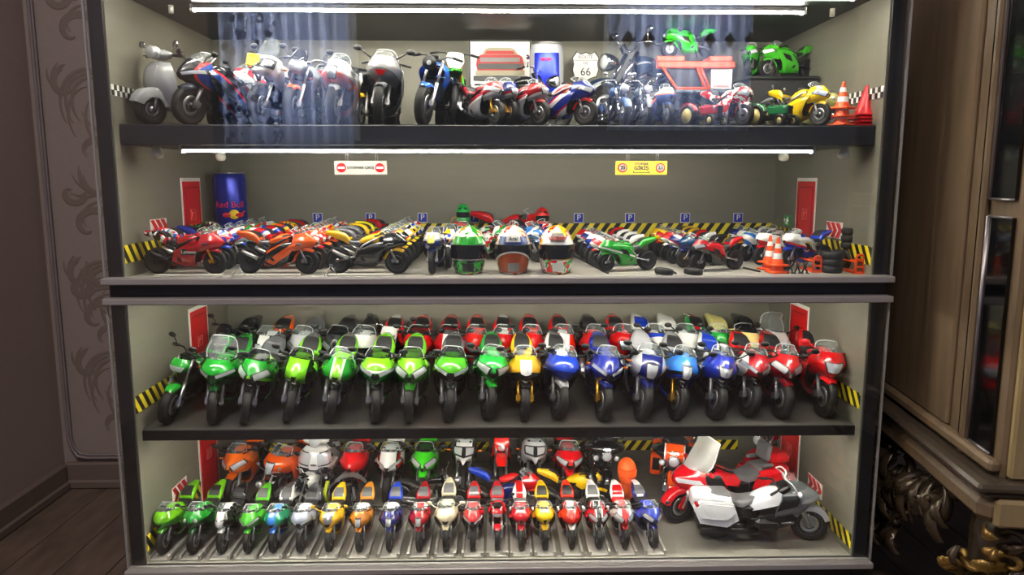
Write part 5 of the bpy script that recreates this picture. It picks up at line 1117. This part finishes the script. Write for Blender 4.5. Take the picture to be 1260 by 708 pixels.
bike(823,.285,'top',sport,.052,-84,0,'bright green toy motorcycle with silver wheels on orange display stand, top shelf',LV((60,215,50)),dz=.1375,lod=2,rim=SIL,lights='single',mirrors=False,forkc=SIL,exh=SIL)
o=empty('black_display_box',(.512,.285,.799)); tag(o,'matt black box carrying two green motorcycles at right of top shelf','box')
P('box_body',MB().box((0,0,.046),(.122,.13,.092),bev=.002),o,mat('matt_black_box',(30,30,31),.6)); P('box_lid',MB().box((0,0,.095),(.126,.134,.006),bev=.002),o,mat('matt_black_box'))
bike(943,.262,'top',sport,.060,-78,0,'lime green toy sport motorcycle parked sideways on black box',LV((70,185,40)),dz=.098,lod=2,lights='dual',mirrors=False,seatc=SEAT,exh=SIL)
bike(921,.245,'top',sport,.056,-28,0,'green toy sport motorcycle with red tank patch at left end of black box',LV((70,190,44)),tankc=LV(cR,cW,cW,'mid'),dz=.098,lod=1,lights='dual',mirrors=False)
def tractor(px,Y,c,label,s,yaw):
    x=xat(px,Y,.799); o=empty('toy_tractor',(x,Y,.7992),(0,0,D(yaw)),s); tag(o,label,'toy tractor')
    P('hood',MB().box((0,-.30,.86),(.50,1.35,.52),bev=.10),o,c,'trh'); P('grille',MB().box((0,-.99,.84),(.40,.04,.46),bev=.02).box((0,-1.015,.84),(.05,.03,.44)),o,K,'trg')
    for a in(-1,1): P('headlight',MB().ell((a*.30,-.86,.98),(.08,.07,.08)),o,LAMP,'trl%d'%a)
    P('chassis',MB().box((0,-.1,.52),(.34,1.9,.28),bev=.05).box((0,-.80,.36),(1.05,.10,.10)).box((0,.72,.60),(1.1,.16,.16)),o,DK,'trc')
    for a in(-1,1):
        f=P('front_wheel',MB().lathe([(.16,-.08),(.18,-.05),(.06,-.02),(.06,.02),(.18,.05),(.16,.08)],20,'x',(a*.52,-.80,.32)),o,mat('tractor_rim_cream',(216,200,130),.4),'trfr%d'%a)
        P('tire',MB().lathe([(.17,-.09),(.27,-.10),(.32,-.06),(.32,.06),(.27,.10),(.17,.09)],22,'x',(a*.52,-.80,.32),closed=True),f,RUB,'trft%d'%a)
        r=P('rear_wheel',MB().lathe([(.40,-.13),(.42,-.08),(.12,-.02),(.12,.02),(.42,.08),(.40,.13)],24,'x',(a*.66,.72,.62)),o,mat('tractor_rim_cream'),'trrr%d'%a)
        def rt():
            b=MB().lathe([(.40,-.15),(.54,-.17),(.60,-.12),(.60,.12),(.54,.17),(.40,.15)],26,'x',(a*.66,.72,.62),closed=True)
            for k in range(18):
                t=2*math.pi*k/18; b.box((a*.66,.72+.61*math.cos(t),.62+.61*math.sin(t)),(.30,.05,.05),rx=t)
            return b
        P('tire',rt,r,RUB,'trrt%d'%a)
        P('fender',MB().grid(arc_fender(.68,20,150,.14,.10,.72,.62,9).full(11,7)+np.array([a*.64,0,0])),o,c,'trf%d'%a)
    P('seat',MB().box((0,.66,.95),(.44,.36,.10),bev=.04).box((0,.84,1.12),(.42,.08,.30),bev=.03),o,SEAT,'trs')
    P('steering_wheel',MB().tube([(.19*math.cos(k*.4488),.28+.14*math.sin(k*.4488),1.26+.13*math.sin(k*.4488)) for k in range(14)],.022,6,closed=True).tube([(0,.28,1.26),(0,.10,1.05)],.022,6),o,K,'trw')
    P('exhaust_pipe',MB().tube([(.16,-.5,1.1),(.16,-.5,1.5)],.035,8),o,SATIN,'tre')
tractor(869,.075,livery((165,26,34)),'small dark red toy tractor with cream wheels on top shelf',.029,28)
tractor(953,.075,livery((28,112,66)),'small green toy tractor with cream wheels on top shelf',.029,28)
# ------------------------------------------------------------------ cones
def cone_parts(c,mats,r,h,base,bands=True):
    P('cone_base',MB().box((0,0,.0016),(base,base,.0032),bev=.001) if base>.02 else MB(),c,mats[0],('cb',r,h,base))
    prof=[(r,.003),(r*.78,h*.25),(r*.78,h*.25),(r*.62,h*.45),(r*.62,h*.45),(r*.47,h*.62),(r*.47,h*.62),(r*.34,h*.78),(r*.34,h*.78),(r*.19,h*.97),(r*.12,h),(1e-6,h)]
    def g():
        b=MB()
        for a,bb,m in ((0,1,0),(2,3,1 if bands else 0),(4,5,0),(6,7,1 if bands else 0),(8,9,0),(9,10,0),(10,11,0)): b.lathe([prof[a],prof[bb]],24,m=m) if False else b.add(MB().lathe([prof[a],prof[bb]],24).v,[(k,(k+1)%24,24+(k+1)%24,24+k) for k in range(24)],m)
        return b
    P('cone_body',g,c,mats,('cbody',r,h,bands))
ORC=mat('cone_orange',(250,88,26),.35); WBC=mat('cone_white_band',(238,236,230),.4); RDC=mat('cone_red',(214,20,34),.3)
def cone_stack(px,Y,z,n,step,r,h,base,mats,bands,lab,group,rz=.3):
    x=xat(px,Y,z)
    for i in range(n):
        o=empty('traffic_cone',(x+rnd.uniform(-.0006,.0006),Y,z+step*i),(0,0,rz+rnd.uniform(-.15,.15))); tag(o,lab%(('lowest','second' if n>2 else 'topmost','third' if n>3 else 'topmost','topmost')[i]),'traffic cone',group); cone_parts(o,mats,r,h,base,bands)
cone_stack(946,.085,.573,2,.011,.0105,.045,.028,[ORC,WBC],True,'orange and white cone, %s of the stack farther from the glass, second shelf','orange cones on second shelf',.5)
cone_stack(956,.045,.573,2,.011,.0105,.045,.028,[ORC,WBC],True,'orange and white cone, %s of the stack nearer the glass, second shelf','orange cones on second shelf',.2)
cone_stack(1035,.040,.799,3,.0125,.0115,.041,.029,[ORC,WBC],True,'orange and white cone, %s of three stacked on top shelf','orange cones on top shelf',.6)
cone_stack(1064,.055,.799,4,.0052,.0185,.047,.043,[RDC,RDC],False,'plain red cone, %s of four stacked at right end of top shelf','red cones on top shelf',.1)
# ------------------------------------------------------------------ tyres, racks, jacks on the second shelf
def tyre(loc,rot,label,R=.0165,w=.011):
    o=P('racing_slick',lambda: MB().lathe([(R*.60,-w*.42),(R*.72,-w*.5),(R*.9,-w*.45),(R*.985,-w*.25),(R,-.0002),(R*.985,w*.25),(R*.9,w*.45),(R*.72,w*.5),(R*.60,w*.42)],28,'z',closed=True),None,RUB,('tyre_loose',R,w)); o.location=loc; o.rotation_euler=rot; tag(o,label,'tyre','loose toy tyres on second shelf')
X=lambda px,Y,z: xat(px,Y,z)
zt=.573
for i in range(3): tyre((X(1023,.045,zt),.045,zt+.0058+.0112*i),(0,0,.2*i),('lowest','middle','topmost')[i]+' black tyre of the stack in front, right corner of second shelf')
for i in range(4): tyre((X(1044,.085,zt)-.018+.0118*i,.085,zt+.0168),(0,H,.1),'black tyre standing in the rack row, %s from the stack'%('first','second','third','fourth')[i])
for i in range(3): tyre((X(1044,.085,zt)+.002,.085,zt+.040+.0112*i),(0,0,.4),('lowest','middle','topmost')[i]+' black tyre lying on top of the standing tyre row')
tyre((X(1036,.13,zt),.13,zt+.052),(0,1.2,.5),'black tyre leaning behind the lying ones, highest at back'); tyre((X(1058,.125,zt),.13,zt+.0168),(0,H,.25),'black tyre standing against right wall under chevron sign')
tyre((X(1009,.075,zt),.075,zt+.0168),(0,H,-.35),'black tyre standing at left end of the tyre group',w=.014)
for px,Y,lb in ((817,.022,'black tyre lying flat near the green racer'),(853,.020,'black tyre lying flat before the red-black racer')):
    tyre((X(px,Y,zt),Y,zt+.0055),(0,.12,0),lb,R=.0145,w=.010)
def rack(px,Y,label,h=.030):
    o=empty('tyre_rack',(X(px,Y,zt),Y,zt)); tag(o,label,'rack')
    w=.0062
    P('rack_loop',MB().tube([(-w,0,.001),(-w,0,h-.005),(-w*.6,0,h-.001),(0,0,h),(w*.6,0,h-.001),(w,0,h-.005),(w,0,.001)],.0019,8),o,ORP)
    P('rack_bar',MB().box((0,0,.011),(w*2,.003,.003)),o,ORP); P('rack_bar',MB().box((0,0,.022),(w*2,.003,.003)),o,ORP)
    P('rack_foot',MB().box((0,.030,.0015),(w*2+.003,.066,.003)),o,ORP); P('rack_rail',MB().tube([(-w,0,.018),(-w,.062,.018)],.0016,6).tube([(w,0,.018),(w,.062,.018)],.0016,6).tube([(-w,.062,.001),(-w,.062,.026)],.0017,6).tube([(w,.062,.001),(w,.062,.026)],.0017,6),o,ORP)
rack(1057,.028,'orange tyre rack with looped end nearest right wall, second shelf'); rack(1005,.045,'orange tyre rack left of the front tyre stack, second shelf',.026)
for i,px in enumerate((972,981,990)):
    x=X(px,.035,zt); b=MB()
    for s in(-1,1): b.tube([(s*.0045,0,.001),(-s*.0035,0,.018)],.0012,6); b.box((s*.0045,0,.0008),(.004,.005,.0016))
    b.box((0,0,.010),(.004,.003,.003)); o=P('axle_stand',b,None,K); o.location=(x,.035,zt); tag(o,'small black crossed axle stand, %s from the orange cones'%('first','second','third')[i],'stand','black axle stands')
# ------------------------------------------------------------------ helmets
HP=[(.068,0),(.080,.012),(.090,.05),(.0975,.09),(.1005,.125),(.097,.165),(.086,.2),(.068,.228),(.043,.25),(.02,.26),(1e-6,.262)]
HA=np.array(HP)
def hshape(a,zq,off=0.0):
    """point of the helmet surface: a = angle from the front"""
    r=np.interp(zq,HA[:,1],HA[:,0])+off; ch=max(0,math.cos(a))**3*max(0,1-zq/.11)*.028
    return (r*math.sin(a)*.98,-(r*1.15*math.cos(a)+ch)+.0,zq+off*.3*(zq>.2))
def hpatch(z0,z1,a0,a1,off,n=8,k=13,arch=0.0,parch=0.0):
    A=np.zeros((n,k,3))
    for i in range(n):
        for j in range(k):
            t=j/(k-1); u=2*t-1; a=a0+(a1-a0)*t; lo=z0+arch*(1-u*u)-0; hi=z1+parch*(1-u*u); A[i,j]=hshape(a,lo+(hi-lo)*i/(n-1),off)
    B=A.copy()
    for i in range(n):
        for j in range(k): 
            t=j/(k-1); u=2*t-1; a=a0+(a1-a0)*t; lo=z0+arch*(1-u*u); hi=z1+parch*(1-u*u); B[i,j]=hshape(a,lo+(hi-lo)*i/(n-1),-.002)
    mb=MB().grid(A); rim=[(0,j) for j in range(k)]+[(i,k-1) for i in range(1,n)]+[(n-1,j) for j in range(k-2,-1,-1)]+[(i,0) for i in range(n-2,0,-1)]; L=len(rim)
    mb.add([A[r] for r in rim]+[B[r] for r in rim],[(i,(i+1)%L,L+(i+1)%L,L+i) for i in range(L)],0,False); return mb
def hshell():
    n=22;k=40; A=np.zeros((n,k+1,3)); zs=np.concatenate([np.linspace(0,.2,13),.2+.062*np.sin(np.linspace(0,math.pi/2,10))[1:]])
    for i,zq in enumerate(zs):
        for j in range(k+1): A[i,j]=hshape(2*math.pi*j/k,zq)
    return MB().grid(A)
VIS=mat('dark_visor',(14,14,22),.06,0,.8)
def helmet(px,shell,label,chin,brow,logo=None,arch=0.0,trim=None,chinlow=None):
    Y=.058; o=empty('model_helmet',(xat(px,Y,zt),Y,zt),(0,0,0),.285); tag(o,label,'helmet','model helmets on the second shelf')
    P('shell',hshell,o,shell,'hshell')
    P('visor',hpatch(.085,.160,-1.25,1.25,.005,arch=arch),o,VIS)
    P('brow_band',hpatch(.163,.205,-.95,.95,.004,5,11),o,brow)
    P('chin_bar',hpatch(.012,.078,-1.1,1.1,.003,6,13,parch=arch),o,chin)
    P('chin_vent',hpatch(.02,.065,-.32,.32,.008,5,7),o,chinlow or K)
    P('base_ring',MB().lathe([(.070,0),(.075,.004),(.070,.010),(.062,.004)],28,closed=True,sy=1.1),o,K)
    if trim: P('visor_trim',hpatch(.078,.086,-1.1,1.1,.006,2,21,arch=arch,parch=arch),o,trim)
    for s in(-1,1): P('visor_pivot',MB().lathe([(.02,0),(.02,.006),(1e-6,.008)],14,'x',(s*.097-.003,-.02,.115)),o,K)
    if logo:
        pl=P('logo_plate',hpatch(.178,.222,-.42,.42,.007,5,9),o,logo[1]); 
        t=text(logo[0],.030,logo[2],o,(0,-.113,.196),(1.2,0,0),ext=.004)
helmet(577,livery((226,224,214),(40,160,50),(226,110,40),'fine'),'green model helmet with black visor and white-orange crown, leftmost of the three',livery((36,150,44),cK,cMG,'fine'),livery((40,160,50)),trim=SIL)
helmet(631,livery((228,226,218),(190,180,150),cR,'fine'),'white and navy model helmet with arched visor trim, middle of the three',livery(cBR),livery((24,52,120)),('Arai',WPL,BLKP),arch=.042,trim=WPL,chinlow=mat('grey_vent',(120,118,116),.3))
helmet(684,livery((228,224,210),cY,cR,'fine'),'white and red model helmet with oval brow badge, rightmost of the three',livery(cR,cW,cMG,'fine'),livery(cW),('SUOMY',mat('grey_badge',(120,118,112),.4),RED),trim=None,chinlow=WPL)
# ------------------------------------------------------------------ helmeted busts and the orange figure
def bust(px,Y,c,label,z0,s):
    o=empty('helmet_bust_figure',(xat(px,Y,z0),Y,z0),(0,0,0),s); tag(o,label,'figurine')
    P('body',MB().lathe([(.10,0),(.115,.01),(.10,.06),(.075,.12),(.055,.15),(.05,.17)],24,sy=.8),o,c,'bustb')
    h=P('helmet',lambda: hshell().moved((0,0,.145),.95),o,c,'busth'); P('visor',lambda: hpatch(.08,.150,-1.1,1.1,.006).moved((0,0,.145),.95),h,VIS,'bustv')
    for a in(-1,1): P('eye_slit',lambda: MB().box((a*.035,-.094,.335),(.045,.012,.014),ry=a*.45,rx=-.5),h,K,'buste%d'%a)
def riser(px,Y,label,h): 
    o=P('figure_riser',MB().box((0,0,h/2),(.034,.034,h),bev=.001),None,SATIN); o.location=(xat(px,Y,zt),Y,zt); tag(o,label,'riser'); return zt+h
GRF=mat('green_figure_plastic',(20,178,70),.4); RDF=mat('red_figure_plastic',(226,34,26),.4)
z=riser(570,.345,'dark block under the green helmet bust',.040); bust(570,.345,GRF,'green helmeted bust figurine with dark visor by back wall of second shelf',z,.148)
o=P('key_ring',MB().tube([(.011*math.cos(k*.393),0,.011*math.sin(k*.393)) for k in range(16)],.0009,6,closed=True),None,GOLD); o.location=(xat(561,.338,.63),.338,z+.022); o.rotation_euler=(0,0,.5); tag(o,'thin brass key ring beside the green bust','key ring')
z=riser(667,.322,'dark block under the red helmet bust',.034); bust(667,.322,RDF,'red helmeted bust figurine with dark visor beside red racer on second shelf',z,.148)
ORF=mat('orange_figure_plastic',(248,92,20),.5)
o=empty('helmeted_toy_figure',(xat(770,.165,.117),.165,.117),(0,0,.1),.104); tag(o,'all-orange helmeted toy figure standing in front of orange bagger, bottom shelf','figurine')
b=MB()
b.tube([(0,0,.33),(0,0,.42),(0,0,.56),(0,0,.62)],[.105,.10,.12,.06],14,flat=.8)
for s in(-1,1):
    b.tube([(s*.055,0,.36),(s*.062,.0,.20),(s*.065,0,.045)],[.06,.052,.045],10); b.ell((s*.068,-.03,.025),(.045,.08,.03))
    b.tube([(s*.10,0,.56),(s*.155,0,.47),(s*.165,-.01,.36),(s*.155,-.04,.26)],[.045,.045,.038,.032],10); b.ell((s*.155,-.05,.24),(.03,.035,.04))
    for k in range(4): b.tube([(s*.155+(k-1.5)*.013,-.07,.235),(s*.155+(k-1.5)*.013,-.085,.205),(s*.155+(k-1.5)*.012,-.07,.185)],.008,5)
    b.tube([(s*.135,-.06,.25),(s*.115,-.085,.235)],.009,5)
P('body',b,o,ORF)
h=P('helmet',lambda: hshell().moved((0,0,.60),1.6),o,ORF,'figh'); P('visor',lambda: hpatch(.08,.155,-1.2,1.2,.008).moved((0,0,.60),1.6),h,ORF,'figv')
P('goggle_line',lambda: MB().join(hpatch(.153,.162,-1.2,1.2,.012,2,15)).join(hpatch(.076,.084,-1.2,1.2,.012,2,15)).moved((0,0,.60),1.6),h,mat('orange_figure_shade',(222,70,10),.5),'figg')
# ------------------------------------------------------------------ the lime custom with its big grey arch
o=empty('toy_motorcycle',(xat(432,.172,.117),.172,.117),(0,D(-6),D(8)),.080); tag(o,'lime toy custom motorcycle with big grey arched cover over its wheel, bottom shelf middle row','toy motorcycle',GR['bottom'])
add_wheels(o,.62,Rf=.34,wf=.16,Rr=.31,wr=.18,style='ten',rim=SATIN,disc=SIL)
P('arched_cover',MB().grid(np.array([[(-.46+.02*0+.5*(1-math.cos(t))*.98-.02, -.03+yy, .42+.52*math.sin(t)*(1-.12*math.cos(t)) - (.28 if t>2.6 else 0)*(t-2.6)) for yy in (-.10,-.085,-.04,.05,.12,.16)] for t in np.linspace(.0,3.0,18)])),o,mat('grey_arch_plastic',(120,120,118),.25,.3))
LIM=livery((188,205,40))
P('frame',MB().tube([(-.46,-.02,.40),(-.50,.0,.62),(-.40,.05,.86)],.045,8).tube([(-.46,-.02,.42),(-.38,.1,.16),(-.1,.4,.2)],.04,8),o,LIM)
P('tail_wing',MB().grid(Surf([[(.30,-.10,.46),(.40,-.12,.42),(.46,-.1,.34)],[(.26,-.14,.30),(.44,-.16,.24),(.54,-.12,.16)],[(.22,-.12,.12),(.5,-.14,.10),(.70,-.08,.06)]],mirror=False).full(8,8)).box((.40,-.10,.30),(.12,.10,.34),ry=-.5,bev=.03),o,LIM)
P('engine',MB().box((0,.30,.46),(.32,.34,.34),0,bev=.05).lathe([(.12,-.22),(.13,.22)],14,'x',(0,.24,.60),1),o,[DK,SATIN]); P('seat',MB().ell((0,.55,.72),(.16,.26,.08)),o,SEAT)
for s in(-1,1): P('fork_leg',lambda: fork(s*.12,0,.34,.2,.86),o,[SIL,SATIN]); P('foot_peg',MB().tube([(s*.14,.32,.34),(s*.34,.28,.32)],.03,8),o,SIL)
# ------------------------------------------------------------------ the ornate sideboard at the right
BRN=wood('dark_brown_veneer',(96,81,62),(120,101,78),(14,14,1.6),.42,.08); BRL=wood('olive_brown_veneer',(136,118,84),(160,140,100),(10,10,1.2),.4,.08)
INL=mat('black_inlay',(5,5,6),.12,0,.5); BEAD=mat('silver_bead',(140,136,138),.3,.8); CARV=mottled('dark_bronze_carving',(44,37,30),(84,70,52),26,.2,.3,.4); GLD=mottled('worn_gilt',(96,74,36),(170,136,70),40,.3,.3,.6)
sd=empty('ornate_sideboard',(.637,-.234,0),(0,0,-math.atan2(.059,.42))); tag(sd,'dark carved wooden sideboard with black inlays and gilt legs right of the cabinet','sideboard')
# local frame: side face at x = 0 running along +y, front face at y = 0 running along +x
P('carcass',MB().box((.30,.31,.86),(.60,.62,1.10),bev=.004),sd,BRN)
for z0,z1 in ((.372,.672),(.694,1.40)):
    b=MB(); y0,y1=.022,.078
    P('inlay_panel',MB().box((-.0015,(y0+y1)/2,(z0+z1)/2),(.006,y1-y0,z1-z0)),sd,INL)
    b.tube([(-.005,y1,z0),(-.005,y1,z1)],.0028,6).tube([(-.005,y0,z0),(-.005,y1,z0)],.0018,6).tube([(-.005,y0,z1),(-.005,y1,z1)],.0018,6); P('bead',b,sd,BEAD)
P('side_stile',MB().box((-.004,.092,.86),(.010,.012,1.06),bev=.003),sd,BRN); P('side_groove',MB().box((-.002,.105,.86),(.006,.003,1.06)),sd,INL)
P('side_panel',MB().box((-.002,.37,.87),(.008,.46,1.0),bev=.003),sd,BRN); P('side_rail',MB().box((-.007,.31,.362),(.016,.62,.016),bev=.004),sd,BRN)
P('front_panel',MB().box((.30,-.005,.87),(.59,.012,1.04),bev=.003),sd,BRL)
d=P('front_door',MB().box((.33,-.014,.88),(.50,.010,.96),bev=.003),sd,BRL); b=MB()
b.box((.098,-.0195,.88),(.004,.003,.86)).box((.33,-.0195,.452),(.46,.003,.004)); P('door_groove',b,d,INL)
P('base_moulding',MB().box((.29,.30,.345),(.66,.66,.010),bev=.004).box((.29,.30,.335),(.646,.646,.012),bev=.005),sd,BEAD if False else mottled('polished_moulding',(52,44,36),(86,76,66),18,.2,.05,.2))
P('apron',MB().box((.29,.30,.312),(.64,.64,.038),bev=.012),sd,BRN); P('front_apron',MB().box((.30,-.022,.312),(.63,.012,.036),bev=.004),sd,BRL)
# carving: scrolls and acanthus leaves
cr_=random.Random(11)
def spiral(mb,c,r,turn,a0,rad,plane,m=0,lift=.01):
    pts=[];n=18;rr=[]
    for i in range(n):
        t=i/(n-1); a=a0+turn*t; q=r*(1-.8*t); u,v=q*math.cos(a),q*math.sin(a); h=-lift*(.3+.9*t)
        pts.append((c[0]+h,c[1]+u,c[2]+v) if plane=='side' else (c[0]+u,c[1]+h,c[2]+v)); rr.append(rad*(.35+.9*math.sin(math.pi*min(1,.15+.8*t))))
    mb.tube(pts,rr,8,m)
def leaf(mb,base,tip,w,bow,m=0,plane='side'):
    B,T=np.array(base),np.array(tip); ax=T-B; nrm=np.array([-1.0,0,0]) if plane=='side' else np.array([0,-1.0,0]); sd_=np.cross(ax,nrm); sd_/=np.linalg.norm(sd_)+1e-9
    rows=[]
    for i in range(9):
        t=i/8; c=B+ax*t+nrm*bow*math.sin(math.pi*t*.9)*1.2; ww=w*math.sin(math.pi*min(1,.12+.86*t))**.8*(1+.18*math.sin(i*2.6))
        rows.append([c-sd_*ww+nrm*-.004,c-sd_*ww*.5+nrm*.006,c+nrm*.002,c+sd_*ww*.5+nrm*.006,c+sd_*ww+nrm*-.004])
    mb.grid(np.array(rows),m)
c1=MB()
c1.tube([(.004,.10,.285),(.006,.22,.29),(.006,.36,.275),(.006,.52,.25)],[.014,.012,.014,.018],10)
for y,z,r,t,a in ((.13,.255,.030,6,1.5),(.19,.235,.034,-6.5,1.8),(.25,.245,.032,6.2,1.2),(.31,.215,.040,-6,1.6),(.38,.235,.042,6,2.2),(.45,.21,.045,-6,2.0),(.30,.16,.028,6,0),(.24,.18,.022,-5,3.0),(.38,.15,.030,5,1),(.46,.14,.032,-5,2),(.53,.20,.04,6,1),(.34,.115,.02,5,2)):
    spiral(c1,(.002,y,z),r,t,a,.0075,'side',0,.022)
for i in range(34):
    y=.12+.42*cr_.random(); z=.285-.02*cr_.random()-.35*max(0,y-.2)*cr_.random(); ang=cr_.uniform(-2.6,-.5); L=cr_.uniform(.04,.085)
    leaf(c1,(-.002,y,z),(-.006-.012*cr_.random(),y+L*math.cos(ang),z+L*math.sin(ang)),cr_.uniform(.006,.011),.018)
for y,z in ((.33,.125),(.25,.150),(.41,.105),(.29,.19)): 
    for k in range(5): leaf(c1,(-.012,y,z+.012),(-.016,y+.022*math.cos(k*.75-3.0),z-.026+.010*math.sin(k*1.5)),.006,.014)
P('carved_apron',c1,sd,CARV)
c2=MB().tube([(.04,.54,.29),(.03,.55,.20),(.05,.54,.10),(.02,.55,.03),(.02,.55,.0)],[.05,.045,.03,.035,.04],12)
P('leg',c2,sd,CARV)
# front leg: cabriole covered with curling leaves
c3=MB().tube([(.075,.065,.295),(.06,.05,.25),(.055,.045,.18),(.07,.055,.10),(.06,.05,.04),(.05,.04,.0)],[.055,.060,.056,.042,.040,.05],16)
lg=P('leg',c3,sd,CARV)
c4=MB(); c5=MB()
def on_leg(th,z,out=0.0):
    rr=.060+out; return np.array([.06-rr*math.cos(th),.05-rr*math.sin(th),z])      # th 0 = side (-x), pi/2 = front (-y)
for i in range(46):
    th=cr_.uniform(-.3,2.7); z=cr_.uniform(.13,.275); dth=cr_.uniform(-.45,.55); dz=cr_.uniform(-.01,.055); w=cr_.uniform(.006,.011)
    B=on_leg(th,z,.002); T=on_leg(th+dth,min(.285,z+dz),.020+.012*cr_.random()); ax=T-B; nr=on_leg(th+dth*.5,z,1.0)-on_leg(th+dth*.5,z,0); sd_=np.cross(ax,nr); sd_/=np.linalg.norm(sd_)+1e-9
    rows=[]
    for k in range(9):
        t_=k/8; c=B+ax*t_+nr*.016*math.sin(math.pi*t_); ww=w*math.sin(math.pi*min(1,.12+.86*t_))**.8*(1+.2*math.sin(k*2.6)); rows.append([c-sd_*ww-nr*.004,c-sd_*ww*.5+nr*.003,c-nr*.001,c+sd_*ww*.5+nr*.003,c+sd_*ww-nr*.004])
    (c4 if i%3 else c5).grid(np.array(rows))
for i in range(16):
    th=cr_.uniform(.0,2.6); z=cr_.uniform(.15,.272); r0=cr_.uniform(.010,.018); tn=cr_.choice((-1,1))*cr_.uniform(4,6.5); a0=cr_.uniform(0,6); pts=[];rr=[]
    for k in range(16):
        t_=k/15; q=r0*(1-.8*t_); a=a0+tn*t_; pts.append(on_leg(th+q*math.cos(a)/.06,z+q*math.sin(a),.006+.014*t_)); rr.append(.0042*(.35+.9*math.sin(math.pi*min(1,.15+.8*t_))))
    (c4 if i%2 else c5).tube(pts,rr,7)
for th,z in ((1.25,.272),(1.1,.215),(1.9,.235)): p_=on_leg(th,z,.022); c4.ell(tuple(p_),(.009,.009,.010))
P('gilt_leaves',c4,lg,GLD); P('bronze_leaves',c5,lg,CARV)
# ------------------------------------------------------------------ the room behind the photographer, seen only as reflections in the doors
def sheer(name,lace):
    t=NT(name); v,(x,yy,z)=t.obj(); b=t.b; b.inputs['Roughness'].default_value=.8
    col=t.mix(t.mth('GREATER_THAN',t.mth('SINE',t.mth('MULTIPLY',x,95.0)),.35),lin((190,198,214)),lin((226,230,240)))
    if lace:
        vo=t.n('ShaderNodeTexVoronoi'); vo.inputs['Scale'].default_value=17.0; t.l(v,vo.inputs['Vector'])
        ring=t.mth('MULTIPLY',t.mth('GREATER_THAN',vo.outputs[0],.22),t.mth('LESS_THAN',vo.outputs[0],.42))
        col=t.mix(t.mth('MULTIPLY',ring,t.mth('LESS_THAN',x,-1.13)),col,lin((120,128,150)))
    else:
        u=t.mth('ABSOLUTE',t.mth('SUBTRACT',t.mth('FRACT',t.mth('MULTIPLY',x,9.0)),.5)); w=t.mth('ABSOLUTE',t.mth('MULTIPLY',t.mth('SUBTRACT',z,1.46),7.0))
        col=t.mix(t.mth('LESS_THAN',t.mth('ADD',u,w),.32),col,lin((80,84,96)))
    t.l(col,b.inputs['Base Color']); tl=t.n('ShaderNodeBsdfTranslucent'); t.l(col,tl.inputs[0]); mx=t.n('ShaderNodeMixShader'); mx.inputs[0].default_value=.7
    t.l(b.outputs[0],mx.inputs[1]); t.l(tl.outputs[0],mx.inputs[2]); t.l(mx.outputs[0],t.out.inputs[0]); return t.m
SKY=mat('daylit_window_pane',(255,255,255),.5,emit=(225,230,250),es=DAY)
def window(n,x0,x1,z0,z1,lace,label):
    cx=(x0+x1)/2; w=P('window_%d'%n,MB().box((cx,-3.16,(z0+z1)/2),(x1-x0+.10,.03,z1-z0+.10)),None,WPL); w['kind']='structure'
    P('pane',MB().box((cx,-3.135,(z0+z1)/2),(x1-x0,.01,z1-z0)),w,SKY)
    k=int((x1-x0)/.011); A=np.array([[(x0-.04+(x1-x0+.08)*i/k,-3.03+.014*math.sin(i*.78)+.008*math.sin(i*.31),z) for i in range(k+1)] for z in (z0-.12,(z0+z1)/2,z1+.1)])
    B=A+np.array([0,-.002,0]); tag(P('sheer_curtain',MB().grid(A).grid(B,0,True),None,sheer('sheer_curtain_%d'%n,lace)),label,'curtain')
window(1,-1.42,-.80,.98,2.0,True,'pale lace sheer curtain behind the photographer, reflected at upper left of glass')
window(2,.66,1.36,1.10,2.0,False,'pale striped sheer curtain behind the photographer, reflected at upper right of glass')
